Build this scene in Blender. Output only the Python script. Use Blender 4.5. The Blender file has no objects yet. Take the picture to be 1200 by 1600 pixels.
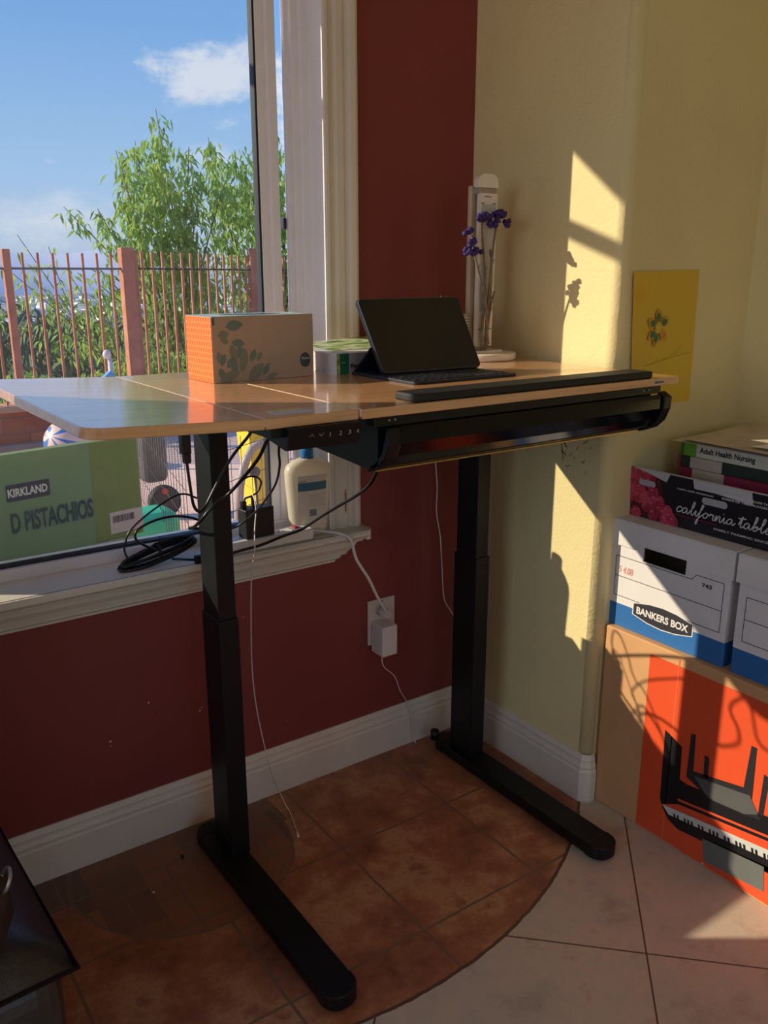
import bpy, bmesh, math, random
from math import pi, sin, cos, radians
from mathutils import Vector, Matrix, noise as mnoise
random.seed(7)
scene = bpy.context.scene
COL = scene.collection

# ---------------------------------------------------------------- camera
CAMP = Vector((-1.608, -1.8654, 1.38))
YAW, PITCH = radians(35.159), radians(15.597)
cd = bpy.data.cameras.new('camera'); cam = bpy.data.objects.new('camera', cd); COL.objects.link(cam)
cd.sensor_fit = 'VERTICAL'; cd.sensor_height = 24.0; cd.lens = 1329.0 / 1600.0 * 24.0
cd.clip_start = 0.02; cd.clip_end = 6000
fwd = Vector((sin(YAW) * cos(PITCH), cos(YAW) * cos(PITCH), -sin(PITCH)))
cam.location = CAMP
cam.rotation_euler = fwd.to_track_quat('-Z', 'Y').to_euler()
scene.camera = cam
scene.view_settings.view_transform = 'Standard'
scene.view_settings.look = 'None'
scene.view_settings.gamma = 1.0
scene.view_settings.use_curve_mapping = False
scene.view_settings.exposure = 0.0

# ---------------------------------------------------------------- sun
SUND = Vector((1.0, -0.70, -0.548)).normalized()
sl = bpy.data.lights.new('sun', 'SUN'); sl.energy = 5.8; sl.angle = radians(0.53); sl.color = (1.0, 0.84, 0.60)
so = bpy.data.objects.new('sun', sl); COL.objects.link(so)
so.rotation_euler = SUND.to_track_quat('-Z', 'Y').to_euler(); so.location = (-6, 6, 6)


def area(name, loc, aim, sx, sy, power, color):
    l = bpy.data.lights.new(name, 'AREA'); l.shape = 'RECTANGLE'; l.size = sx; l.size_y = sy
    l.energy = power; l.color = color
    o = bpy.data.objects.new(name, l); COL.objects.link(o); o.location = loc
    o.rotation_euler = (Vector(aim) - Vector(loc)).to_track_quat('-Z', 'Y').to_euler()
    return o


# added fill lamps standing in for daylight from unseen openings behind and left
area('fill_back', (-1.6, -4.7, 1.9), (-1.2, 0, 2.3), 2.2, 1.0, 5.5, (0.95, 0.97, 1.0))
area('fill_left', (-3.9, -1.6, 1.8), (0.0, -0.7, 2.1), 1.6, 1.2, 11.5, (0.92, 0.95, 1.0))

# ---------------------------------------------------------------- node helpers


def srgb(r, g, b):
    f = lambda c: (c / 255 / 12.92) if c / 255 <= 0.04045 else ((c / 255 + 0.055) / 1.055) ** 2.4
    return (f(r), f(g), f(b), 1.0)


class NT:
    def __init__(self, tree): self.t = tree; self.n = tree.nodes; self.l = tree.links
    def node(self, kind, **kw):
        n = self.n.new(kind)
        for k, v in kw.items(): setattr(n, k, v)
        return n
    def put(self, inp, v):
        if isinstance(v, S): self.l.new(v.s, inp)
        elif isinstance(v, bpy.types.NodeSocket): self.l.new(v, inp)
        else: inp.default_value = v
    def math(self, op, a, b=0.0, c=None):
        n = self.node('ShaderNodeMath', operation=op)
        self.put(n.inputs[0], a); self.put(n.inputs[1], b)
        if c is not None: self.put(n.inputs[2], c)
        return S(self, n.outputs[0])
    def mix(self, f, a, b):
        n = self.node('ShaderNodeMix', data_type='RGBA')
        self.put(n.inputs[0], f); self.put(n.inputs[6], a); self.put(n.inputs[7], b)
        return n.outputs[2]
    def noise(self, vec, scale, detail=3.0, rough=0.5):
        n = self.node('ShaderNodeTexNoise')
        if vec is not None: self.put(n.inputs['Vector'], vec)
        n.inputs['Scale'].default_value = scale; n.inputs['Detail'].default_value = detail; n.inputs['Roughness'].default_value = rough
        return S(self, n.outputs[0])
    def ramp(self, f, stops):
        n = self.node('ShaderNodeValToRGB'); self.put(n.inputs[0], f)
        cr = n.color_ramp
        while len(cr.elements) < len(stops): cr.elements.new(0.5)
        for e, (p, c) in zip(cr.elements, stops): e.position = p; e.color = c
        return n.outputs[0]
    def smooth(self, x, a, b):
        n = self.node('ShaderNodeMapRange', interpolation_type='SMOOTHSTEP')
        self.put(n.inputs[0], x); n.inputs[1].default_value = a; n.inputs[2].default_value = b
        n.inputs[3].default_value = 0; n.inputs[4].default_value = 1
        return S(self, n.outputs[0])
    def obj(self):
        n = self.node('ShaderNodeTexCoord'); return n.outputs['Object']
    def xyz(self, v):
        n = self.node('ShaderNodeSeparateXYZ'); self.put(n.inputs[0], v)
        return S(self, n.outputs[0]), S(self, n.outputs[1]), S(self, n.outputs[2])
    def comb(self, x, y, z):
        n = self.node('ShaderNodeCombineXYZ')
        for i, v in enumerate((x, y, z)): self.put(n.inputs[i], v)
        return n.outputs[0]
    def bump(self, h, strength, dist=0.01):
        n = self.node('ShaderNodeBump'); n.inputs['Strength'].default_value = strength; n.inputs['Distance'].default_value = dist
        self.put(n.inputs['Height'], h); return n.outputs[0]


class S:
    def __init__(self, nt, s): self.nt = nt; self.s = s
    def __add__(self, o): return self.nt.math('ADD', self, o)
    def __sub__(self, o): return self.nt.math('SUBTRACT', self, o)
    def __rsub__(self, o): return self.nt.math('SUBTRACT', o, self)
    def __mul__(self, o): return self.nt.math('MULTIPLY', self, o)
    def __truediv__(self, o): return self.nt.math('DIVIDE', self, o)
    def lt(self, o): return self.nt.math('LESS_THAN', self, o)
    def gt(self, o): return self.nt.math('GREATER_THAN', self, o)
    def max(self, o): return self.nt.math('MAXIMUM', self, o)
    def min(self, o): return self.nt.math('MINIMUM', self, o)
    def abs(self): return self.nt.math('ABSOLUTE', self)
    def pingpong(self, o): return self.nt.math('PINGPONG', self, o)
    def sqrt(self): return self.nt.math('SQRT', self)


def newmat(name):
    m = bpy.data.materials.new(name); m.use_nodes = True
    nt = NT(m.node_tree); b = m.node_tree.nodes['Principled BSDF']
    return m, nt, b


def mat(name, c, rough=0.5, metal=0.0, spec=0.5, var=0.0, vscale=6.0, bump=0.0, bscale=60.0, coat=0.0, c2=None, trans=0.0, emit=None):
    m, nt, b = newmat(name)
    b.inputs['Roughness'].default_value = rough; b.inputs['Metallic'].default_value = metal
    b.inputs['Specular IOR Level'].default_value = spec; b.inputs['Coat Weight'].default_value = coat
    b.inputs['Coat Roughness'].default_value = 0.05
    oc = nt.obj()
    nz = nt.noise(oc, vscale, 4.0, 0.6)
    if c2 is None:
        k = var if var > 0 else 0.03
        lo = tuple(max(0, v * (1 - k)) for v in c[:3]) + (1,); hi = tuple(min(1, v * (1 + k)) for v in c[:3]) + (1,)
    else: lo, hi = c, c2
    nt.put(b.inputs['Base Color'], nt.mix(nt.smooth(nz, 0.35, 0.65), lo, hi))
    if bump > 0:
        nt.put(b.inputs['Normal'], nt.bump(nt.noise(oc, bscale, 3.0), bump, 0.004))
    return m


M = {}
# ---------------------------------------------------------------- mesh builder


class MB:
    def __init__(self): self.bm = bmesh.new(); self.m = 0
    def _mi(self, faces):
        for f in faces: f.material_index = self.m
    def face(self, pts):
        vs = [self.bm.verts.new(p) for p in pts]
        f = self.bm.faces.new(vs); f.material_index = self.m; return f
    def box(self, x0, x1, y0, y1, z0, z1, bev=0.0, seg=2, xf=None):
        b2 = bmesh.new()
        r = bmesh.ops.create_cube(b2, size=1.0)
        for v in b2.verts:
            v.co = Vector((x0 + (v.co.x + .5) * (x1 - x0), y0 + (v.co.y + .5) * (y1 - y0), z0 + (v.co.z + .5) * (z1 - z0)))
        if bev > 0: bmesh.ops.bevel(b2, geom=list(b2.edges), offset=bev, segments=seg, profile=0.5, affect='EDGES')
        if xf is not None: bmesh.ops.transform(b2, matrix=xf, verts=list(b2.verts))
        self.merge(b2); return self
    def merge(self, b2):
        mp = {}
        for v in b2.verts: mp[v] = self.bm.verts.new(v.co)
        for f in b2.faces:
            try: nf = self.bm.faces.new([mp[v] for v in f.verts]); nf.material_index = self.m; nf.smooth = f.smooth
            except ValueError: pass
        b2.free()
    def prism(self, pts, plane, a, b, bev=0.0, xf=None):
        """pts 2D outline in plane ('xy','xz','yz'), extruded from a to b along the other axis"""
        def P(u, v, w):
            return {'xy': (u, v, w), 'xz': (u, w, v), 'yz': (w, u, v)}[plane]
        b2 = bmesh.new()
        lo = [b2.verts.new(P(u, v, a)) for u, v in pts]; hi = [b2.verts.new(P(u, v, b)) for u, v in pts]
        n = len(pts)
        b2.faces.new(lo); b2.faces.new(hi[::-1])
        for i in range(n): b2.faces.new([lo[i], hi[i], hi[(i + 1) % n], lo[(i + 1) % n]])
        bmesh.ops.recalc_face_normals(b2, faces=list(b2.faces))
        if bev > 0:
            ed = [e for e in b2.edges if not any(len(f.verts) == 4 for f in e.link_faces) or (len([f for f in e.link_faces if len(f.verts) != 4]) >= 1)]
            bmesh.ops.bevel(b2, geom=ed, offset=bev, segments=2, profile=0.5, affect='EDGES')
        if xf is not None: bmesh.ops.transform(b2, matrix=xf, verts=list(b2.verts))
        self.merge(b2); return self
    def tube(self, pts, r, seg=8, cap=True, radii=None):
        pts = [Vector(p) for p in pts]; n = len(pts); rings = []
        up = Vector((0, 0, 1)); prev = None
        for i, p in enumerate(pts):
            d = (pts[min(i + 1, n - 1)] - pts[max(i - 1, 0)])
            if d.length < 1e-9: d = Vector((0, 0, 1))
            d.normalize()
            if prev is None:
                a = up if abs(d.dot(up)) < 0.9 else Vector((1, 0, 0))
                u = d.cross(a).normalized()
            else:
                u = (prev - d * prev.dot(d));
                u = u.normalized() if u.length > 1e-6 else d.orthogonal().normalized()
            prev = u; w = d.cross(u)
            rr = radii[i] if radii else r
            rings.append([self.bm.verts.new(p + (u * cos(2 * pi * k / seg) + w * sin(2 * pi * k / seg)) * rr) for k in range(seg)])
        for i in range(n - 1):
            for k in range(seg):
                f = self.bm.faces.new([rings[i][k], rings[i + 1][k], rings[i + 1][(k + 1) % seg], rings[i][(k + 1) % seg]])
                f.material_index = self.m; f.smooth = True
        if cap:
            f = self.bm.faces.new(rings[0]); f.material_index = self.m
            f = self.bm.faces.new(rings[-1][::-1]); f.material_index = self.m
        return self
    def lathe(self, prof, c, seg=32, smooth=True, sx=1.0, sy=1.0, xf=None):
        b2 = bmesh.new(); rings = []
        for r, z in prof:
            if r < 1e-6: rings.append([b2.verts.new((c[0], c[1], c[2] + z))])
            else: rings.append([b2.verts.new((c[0] + sx * r * cos(2 * pi * k / seg), c[1] + sy * r * sin(2 * pi * k / seg), c[2] + z)) for k in range(seg)])
        for a, b in zip(rings, rings[1:]):
            for k in range(seg):
                k2 = (k + 1) % seg
                if len(a) == 1 and len(b) == 1: continue
                if len(a) == 1: f = b2.faces.new([a[0], b[k], b[k2]])
                elif len(b) == 1: f = b2.faces.new([a[k], b[0], a[k2]])
                else: f = b2.faces.new([a[k], b[k], b[k2], a[k2]])
                f.smooth = smooth
        for rg in (rings[0], rings[-1]):
            if len(rg) > 1: b2.faces.new(rg)
        bmesh.ops.recalc_face_normals(b2, faces=list(b2.faces))
        if xf is not None: bmesh.ops.transform(b2, matrix=xf, verts=list(b2.verts))
        self.merge(b2); return self
    def blob(self, c, rad, sub=2, xf=None, jit=0.0):
        b2 = bmesh.new(); bmesh.ops.create_icosphere(b2, subdivisions=sub, radius=1.0)
        for v in b2.verts:
            k = 1 + (mnoise.noise(v.co * 2.0 + Vector(c)) * jit if jit else 0)
            v.co = Vector((v.co.x * rad[0] * k, v.co.y * rad[1] * k, v.co.z * rad[2] * k))
        if xf is not None: bmesh.ops.transform(b2, matrix=xf, verts=list(b2.verts))
        for v in b2.verts: v.co += Vector(c)
        for f in b2.faces: f.smooth = True
        self.merge(b2); return self
    def sweep(self, path, prof):
        """path: 2D xy polyline; prof: closed (offset to the right of travel, z) outline, mitred"""
        n = len(path); rings = []
        for i in range(n):
            p = Vector(path[i]).to_2d()
            if i == 0: d0 = d1 = (Vector(path[1]) - Vector(path[0])).normalized()
            elif i == n - 1: d0 = d1 = (Vector(path[-1]) - Vector(path[-2])).normalized()
            else:
                d0 = (Vector(path[i]) - Vector(path[i - 1])).normalized(); d1 = (Vector(path[i + 1]) - Vector(path[i])).normalized()
            n0 = Vector((d0.y, -d0.x)); n1 = Vector((d1.y, -d1.x)); nn = (n0 + n1).normalized(); k = 1 / max(0.3, nn.dot(n0))
            rings.append([self.bm.verts.new((p.x + nn.x * k * o, p.y + nn.y * k * o, z)) for o, z in prof])
        m = len(prof)
        for a, b in zip(rings, rings[1:]):
            for k in range(m): self._mi([self.bm.faces.new([a[k], b[k], b[(k + 1) % m], a[(k + 1) % m]])])
        self._mi([self.bm.faces.new(rings[0]), self.bm.faces.new(rings[-1][::-1])])
        bmesh.ops.recalc_face_normals(self.bm, faces=list(self.bm.faces))
        return self


WL = {}


def root(name, label, cat, loc, group=None):
    o = bpy.data.objects.new(name, None); COL.objects.link(o); o.location = loc; o.empty_display_size = 0.05
    WL[o.name] = Vector(loc); o['label'] = label; o['category'] = cat
    if group: o['group'] = group
    return o


def obj(name, mb, mats, parent=None, label=None, cat=None, group=None, kind=None, loc=None, smooth=False):
    """mesh authored in world coordinates; loc = own origin for a top-level mesh"""
    me = bpy.data.meshes.new(name)
    mb.bm.to_mesh(me); mb.bm.free()
    if not isinstance(mats, (list, tuple)): mats = [mats]
    for m in mats: me.materials.append(m)
    o = bpy.data.objects.new(name, me); COL.objects.link(o)
    if parent is not None:
        base = WL[parent.name]; o.parent = parent; WL[o.name] = base
    else:
        base = Vector(loc) if loc else Vector((0, 0, 0)); o.location = base; WL[o.name] = base
    if base.length > 0: me.transform(Matrix.Translation(-base))
    if smooth:
        for p in me.polygons: p.use_smooth = True
    if label: o['label'] = label
    if cat: o['category'] = cat
    if group: o['group'] = group
    if kind: o['kind'] = kind
    return o


def struct(name, mb, mats): return obj(name, mb, mats, kind='structure')


def text(s, origin, xd, up, w, h, off, bold=0.0, shear=0.0):
    """flat lettering fitted to w x h, lower-left at origin (world); returns MB"""
    c = bpy.data.curves.new('lettering', 'FONT'); c.body = s; c.offset = bold; c.shear = shear; c.size = 1
    c.resolution_u = 4
    t = bpy.data.objects.new('lettering', c); COL.objects.link(t)
    dg = bpy.context.evaluated_depsgraph_get(); me = bpy.data.meshes.new_from_object(t.evaluated_get(dg))
    bpy.data.objects.remove(t); bpy.data.curves.remove(c)
    mb = MB(); mb.bm.from_mesh(me); bpy.data.meshes.remove(me)
    xs = [v.co.x for v in mb.bm.verts]; ys = [v.co.y for v in mb.bm.verts]
    x0, x1, y0, y1 = min(xs), max(xs), min(ys), max(ys)
    xd = Vector(xd).normalized(); up = Vector(up).normalized(); nrm = xd.cross(up); o = Vector(origin) + nrm * off
    for v in mb.bm.verts:
        v.co = o + xd * ((v.co.x - x0) / (x1 - x0) * w) + up * ((v.co.y - y0) / (y1 - y0) * h)
    return mb


def join(a, b):
    me = bpy.data.meshes.new('t'); b.bm.to_mesh(me); b.bm.free()
    a.bm.from_mesh(me); bpy.data.meshes.remove(me); return a


def spline(pts, n=6):
    P = [Vector(p) for p in pts]; out = []
    for i in range(len(P) - 1):
        p0 = P[max(i - 1, 0)]; p1 = P[i]; p2 = P[i + 1]; p3 = P[min(i + 2, len(P) - 1)]
        for k in range(n):
            t = k / n
            out.append(0.5 * ((2 * p1) + (-p0 + p2) * t + (2 * p0 - 5 * p1 + 4 * p2 - p3) * t * t + (-p0 + 3 * p1 - 3 * p2 + p3) * t ** 3))
    out.append(P[-1]); return out


# ---------------------------------------------------------------- world / sky
w = bpy.data.worlds.new('sky'); scene.world = w; w.use_nodes = True
nt = NT(w.node_tree)
bg = w.node_tree.nodes['Background']
gen = nt.node('ShaderNodeTexCoord').outputs['Generated']
dx, dy, dz = nt.xyz(gen)
base = nt.ramp(dz, [(0.0, srgb(186, 204, 228)), (0.035, srgb(188, 208, 234)), (0.10, srgb(168, 204, 242)), (0.24, srgb(128, 178, 236)), (0.6, srgb(84, 136, 212))])
stretch = nt.comb(dx * 1.0, dy * 1.0, dz * 2.4)


def dot3(v):
    return dx * v[0] + dy * v[1] + dz * v[2]


def cloud(c, rx, rz, seed, soft=0.5):
    """cumulus patch round direction c (half sizes rx sideways, rz in height, radians)"""
    c = Vector(c).normalized(); side = Vector((c.y, -c.x, 0)).normalized(); upv = side.cross(c)
    if upv.z < 0: upv = -upv
    a = dot3(side) / rx; b = dot3(upv) / rz
    r = (a * a + b * b).sqrt()
    nn = nt.noise(nt.comb(dx + seed, dy, dz * 1.8), 14.0, 8.0, 0.62)
    e = (1.0 - r) + (nn - 0.5) * 3.2
    front = dot3(c).gt(0.5)
    return nt.smooth(e, 0.0, soft) * front


cl = cloud((0.425, 0.885, 0.192), 0.082, 0.036, 0.3, 0.75)
cl = cl.max(cloud((0.50, 0.845, 0.17), 0.06, 0.05, 0.8, 0.6))
cl = cl.max(cloud((0.417, 0.900, 0.120), 0.034, 0.014, 1.7, 1.2) * 0.6)
cl = cl.max(cloud((0.257, 0.958, 0.112), 0.014, 0.006, 2.4, 1.0) * 0.6)
bank = cloud((0.235, 0.968, 0.052), 0.20, 0.034, 3.1, 1.4) * 0.85
cl = cl.max(bank)
skyc = nt.mix(cl * 0.8, base, srgb(238, 240, 248))
below = dz.lt(-0.0)
skyc = nt.mix(below, skyc, srgb(120, 110, 100))
nt.put(bg.inputs[0], skyc); bg.inputs[1].default_value = 1.0

# ---------------------------------------------------------------- wall and floor materials


def wall_mat(name, c, k=0.05, bump=0.25, rough=0.55):
    m, nt, b = newmat(name); oc = nt.obj()
    n1 = nt.noise(oc, 1.7, 4.0)
    lo = tuple(v * (1 - k) for v in c[:3]) + (1,); hi = tuple(min(1, v * (1 + k)) for v in c[:3]) + (1,)
    nt.put(b.inputs['Base Color'], nt.mix(nt.smooth(n1, .35, .65), lo, hi))
    b.inputs['Roughness'].default_value = rough; b.inputs['Specular IOR Level'].default_value = 0.35
    nt.put(b.inputs['Normal'], nt.bump(nt.noise(oc, 120.0, 2.0) + nt.noise(oc, 35.0, 2.0), bump, 0.002))
    return m


M['red'] = wall_mat('red_wall_paint', srgb(136, 63, 58), rough=0.5)
M['yellow'] = wall_mat('yellow_wall_paint', srgb(230, 214, 160), rough=0.6, bump=0.5)
M['ceil'] = wall_mat('ceiling_paint', srgb(225, 215, 190))
M['trim'] = mat('white_trim_paint', srgb(224, 214, 200), 0.4, var=0.06, vscale=3)
M['outwall'] = mat('stucco', srgb(200, 170, 140), 0.9)


def sill_material():
    m, nt, b = newmat('worn_white_sill_paint'); oc = nt.obj()
    x, y, z = nt.xyz(oc)
    worn = nt.smooth(nt.noise(nt.comb(x * 0.35, y * 3, z * 4), 22.0, 6.0, 0.7), 0.56, 0.68) * nt.smooth(y, -0.045, -0.07) * z.gt(0.69)
    nt.put(b.inputs['Base Color'], nt.mix(worn * 0.65, srgb(224, 216, 200), srgb(150, 105, 85)))
    b.inputs['Roughness'].default_value = 0.4
    return m


M['sill'] = sill_material()


def floor_material():
    m, nt, b = newmat('tiled_floor'); oc = nt.obj()
    x, y, z = nt.xyz(oc)
    def ln(v, off, sp, wd):
        # distance from the nearest grid line at off + k*sp
        return (v - (off + sp * 40.5 * -1 + sp * 0.5)).pingpong(sp / 2).lt(wd) if False else nt.math('ABSOLUTE', nt.math('SUBTRACT', nt.math('FRACT', (v - off) / sp + 100.5), 0.5)).lt(wd / sp)
    wob = (nt.noise(oc, 9.0, 2.0) - 0.5) * 0.006
    # brown round inlay
    r = (((x + 0.72) * (x + 0.72)) + ((y - 0.298) * (y - 0.298))).sqrt()
    nz_edge = (nt.noise(oc, 30.0, 2.0) - 0.5) * 0.008
    inl = (r + nz_edge).lt(1.083)
    ring = (r + nz_edge - 1.083).abs().lt(0.004)
    bl = ln(x + wob, 0.02, 0.333, 0.0035).max(ln(y + wob, 0.013, 0.333, 0.0035))
    n1 = nt.noise(oc, 5.0, 8.0, 0.65); n2 = nt.noise(oc, 16.0, 8.0, 0.7); n0 = nt.noise(oc, 1.8, 3.0)
    brown = nt.ramp(n1 * 0.75 + n2 * 0.25, [(0.34, srgb(104, 68, 54)), (0.43, srgb(146, 92, 68)), (0.50, srgb(168, 108, 76)), (0.57, srgb(190, 140, 102)), (0.64, srgb(150, 96, 70)), (0.72, srgb(112, 78, 64))])
    # small stones near the wall
    r2 = (((x + 0.98) * (x + 0.98)) + ((y + 0.12) * (y + 0.12))).sqrt() + wob * 2
    small = r2.lt(0.27).max(y.gt(-0.135) * x.lt(-0.7))
    sring = (r2 - 0.27).abs().lt(0.006)
    sl_ = ln(x + wob, 0.03, 0.118, 0.003).max(ln(y + wob, -0.015, 0.11, 0.003))
    cell = nt.node('ShaderNodeTexWhiteNoise', noise_dimensions='2D')
    nt.put(cell.inputs['Vector'], nt.comb(nt.math('FLOOR', (x - 0.03) / 0.118 + 0.5), nt.math('FLOOR', (y + 0.015) / 0.11 + 0.5), 0.0))
    stone = nt.ramp(S(nt, cell.outputs[0]) * 0.6 + n1 * 0.4, [(0.2, srgb(112, 86, 74)), (0.5, srgb(140, 96, 74)), (0.75, srgb(156, 100, 72)), (0.9, srgb(118, 92, 82))])
    smallc = nt.mix(sl_.max(sring), stone, srgb(122, 102, 86))
    bc = nt.mix(bl, brown, srgb(128, 100, 80))
    bc = nt.mix(small, bc, smallc)
    # cream tiles on the diagonal
    u = (x + y) * 0.7071; v = (x - y) * 0.7071
    gl = ln(u, -0.905, 0.60, 0.0020).max(ln(v, 0.475, 0.535, 0.0020))
    cream = nt.ramp(n1 * 0.7 + n2 * 0.3, [(0.34, srgb(168, 152, 138)), (0.46, srgb(196, 184, 168)), (0.54, srgb(208, 188, 168)), (0.64, srgb(178, 158, 142))])
    cc = nt.mix(gl, cream, srgb(92, 70, 58))
    col = nt.mix(inl, cc, bc); col = nt.mix(ring, col, srgb(96, 74, 58))
    nt.put(b.inputs['Base Color'], col)
    nt.put(b.inputs['Roughness'], 0.34 + 0.0 if False else (n2 * 0.3 + 0.28))
    g = (bl * inl).max(gl * (1.0 - inl)).max(ring)
    nt.put(b.inputs['Normal'], nt.bump(n2 * 0.35 - g * 0.6, 0.35, 0.004))
    return m


M['floor'] = floor_material()

# ---------------------------------------------------------------- room shell
mb = MB(); mb.box(-4.0, 0.60, -4.8, 0.0, -0.05, 0.0); struct('floor', mb, M['floor'])
mb = MB(); mb.box(-4.0, 0.60, -4.8, 0.14, 2.62, 2.70); struct('ceiling', mb, M['ceil'])
WX0, WX1, WZ0, WZ1 = -1.99, -0.472, 0.695, 2.10          # window opening
mb = MB()
mb.box(-4.0, 0.0, 0.0, 0.14, 0.0, WZ0 + 0.0)
mb.box(WX1, 0.0, 0.0, 0.14, WZ0, 2.62)
mb.box(-4.0, WX0, 0.0, 0.14, WZ0, 2.62)
mb.box(WX0, WX1, 0.0, 0.14, WZ1, 2.62)
struct('wall_back', mb, M['red'])
# yellow corner block with its bullnose edge
rr = 0.028; pts = [(0.60, 0.14), (0.0, 0.14)]
cxb, cyb = rr, -0.525 + rr
for k in range(9):
    a = pi + k / 8 * (pi / 2); pts.append((cxb + rr * cos(a), cyb + rr * sin(a)))
pts.append((0.60, -0.525))
mb = MB(); mb.prism(pts, 'xy', 0.0, 2.62); wr = struct('wall_right', mb, M['yellow'])
for p in wr.data.polygons:
    if abs(p.normal.z) < 0.1 and p.area < 0.2: p.use_smooth = True
mb = MB(); mb.box(0.515, 0.60, -4.8, -0.525, 0.0, 2.62); struct('wall_far_right', mb, M['yellow'])
mb = MB()
mb.box(-4.1, -4.0, -4.8, 0.14, 0.0, 0.9); mb.box(-4.1, -4.0, -4.8, -2.6, 0.9, 2.62); mb.box(-4.1, -4.0, -0.6, 0.14, 0.9, 2.62); mb.box(-4.1, -4.0, -2.6, -0.6, 2.45, 2.62)
struct('wall_left', mb, M['yellow'])
mb = MB()
mb.box(-4.0, -2.8, -4.9, -4.8, 0.0, 2.62); mb.box(-0.4, 0.6, -4.9, -4.8, 0.0, 2.62); mb.box(-2.8, -0.4, -4.9, -4.8, 2.45, 2.62)
struct('wall_front', mb, M['yellow'])

BP = [(0, 0), (0.016, 0), (0.016, 0.088), (0.013, 0.093), (0.013, 0.098), (0.014, 0.102), (0.010, 0.112), (0.009, 0.118), (0.010, 0.121), (0.006, 0.130), (0.004, 0.135), (0, 0.135)]
mb = MB(); mb.sweep([(-4.0, 0.0), (0.0, 0.0)], BP); struct('baseboard_back', mb, M['trim'])
mb = MB(); mb.sweep([(0.0, -0.0165), (0.0, -0.512), (0.012, -0.525), (0.026, -0.525)], BP); struct('baseboard_right', mb, M['trim'])

# small chips in the red paint
wb_ = bpy.data.objects['wall_back']; M['chip'] = mat('chip_plaster', srgb(214, 196, 184), .8)
for cx_, cz_, rr_ in ((-1.098, .300, .0028), (-1.098, .288, .0016), (-.998, .372, .0024), (-.868, .310, .0026), (-.862, .318, .0014), (-.735, .535, .0014), (-.62, .20, .0012)):
    mb = MB(); mb.face([(cx_ + rr_ * cos(k) * (1 + .4 * sin(k * 3)), -.0006, cz_ + rr_ * 1.2 * sin(k)) for k in [2 * pi * j / 9 for j in range(9)]]); obj('paint_chip', mb, M['chip'], wb_)

# window casing (right side), fluted
cas = [(-0.480, 0.0), (-0.480, -0.018), (-0.477, -0.022), (-0.470, -0.023), (-0.462, -0.017), (-0.452, -0.015), (-0.444, -0.020), (-0.428, -0.021), (-0.420, -0.016), (-0.412, -0.018), (-0.408, -0.026), (-0.396, -0.028), (-0.388, -0.024), (-0.388, 0.0)]
mb = MB(); mb.prism(cas, 'xy', 0.727, 2.2); tc = struct('trim_1', mb, M['trim'])
# bare wood chip on the casing
mb = MB(); mb.prism([(-0.4365, 0.775), (-0.4335, 0.768), (-0.4315, 0.780), (-0.4310, 0.815), (-0.4325, 0.832), (-0.4345, 0.834), (-0.4365, 0.820), (-0.4355, 0.800)], 'xz', -0.0212, -0.0222)
obj('bare_wood_chip', mb, mat('bare_wood', srgb(176, 108, 70), 0.8), tc)
# sill (stool) with rounded nose and end, apron moulding below
nose = [(0.10, 0.700), (-0.055, 0.700), (-0.070, 0.704), (-0.077, 0.712), (-0.077, 0.719), (-0.072, 0.7255), (-0.066, 0.727), (0.10, 0.727)]
mb = MB(); mb.prism(nose, 'yz', WX0 - 0.12, -0.402)
endp = [(-0.402, 0.0)] + [(-0.402 + 0.022 * sin(a), -0.055 + -0.022 * cos(a)) for a in [0, .4, .8, 1.2, 1.57]] + [(-0.380, 0.0)]
mb.prism(endp, 'xy', 0.701, 0.7265)
so_ = struct('trim_2', mb, M['sill'])
mb = MB(); mb.box(WX0 - .1, -.50, -0.0672, -0.0660, .7266, .7273); obj('sill_groove', mb, mat('dark_groove', srgb(70, 72, 74), .8), so_)  # thin dark strip laid on the sill for its groove
ap = [(0, 0.700), (0.050, 0.700), (0.049, 0.692), (0.040, 0.688), (0.038, 0.678), (0.030, 0.665), (0.027, 0.655), (0.020, 0.652), (0.019, 0.645), (0.013, 0.640), (0.012, 0.634), (0, 0.634)]
mb = MB()
rings = []
for (px, py, sgn) in ((WX0 - 0.12, 0, 0), (-0.470, 0, 1)):
    rings.append([mb.bm.verts.new((px + (o * 1.3 + (z - 0.667) * 0.35 if sgn else 0), -o, z)) for o, z in ap])
n = len(ap)
for k in range(n): mb.bm.faces.new([rings[0][k], rings[1][k], rings[1][(k + 1) % n], rings[0][(k + 1) % n]])
mb.bm.faces.new(rings[0][::-1]); mb.bm.faces.new(rings[1])
bmesh.ops.recalc_face_normals(mb.bm, faces=list(mb.bm.faces))
struct('trim_3', mb, M['sill'])
# window: vinyl frame, sliding sash and its pane
M['vinyl'] = mat('white_vinyl', srgb(242, 238, 242), 0.35, var=0.02)
M['gasket'] = mat('black_gasket', srgb(28, 34, 44), 0.5)
mb = MB()
# sill-side frame, right jamb in steps, head, left jamb
mb.box(WX0, WX1, 0.058, 0.135, 0.70, 0.752, 0.002)
mb.box(-0.482, WX1, -0.020, 0.135, 0.727, WZ1, 0.001)
mb.box(-0.502, -0.479, 0.046, 0.088, 0.745, WZ1, 0.002)
mb.box(-0.520, -0.501, 0.058, 0.080, 0.745, WZ1, 0.002)
mb.box(-0.531, -0.519, 0.070, 0.084, 0.745, WZ1, 0.002)
mb.box(WX0, WX1, 0.058, 0.135, WZ1 - 0.05, WZ1, 0.002)
mb.box(WX0, WX0 + 0.05, 0.058, 0.135, 0.745, WZ1, 0.002)
win = struct('window_1', mb, M['vinyl'])
mb = MB()
mb.box(-0.604, -0.578, 0.072, 0.100, 0.752, WZ1 - .05, 0.002); mb.box(-0.580, -0.556, 0.064, 0.100, 0.752, WZ1 - .05, 0.002)
obj('sash_stile', mb, M['vinyl'], win)
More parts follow.
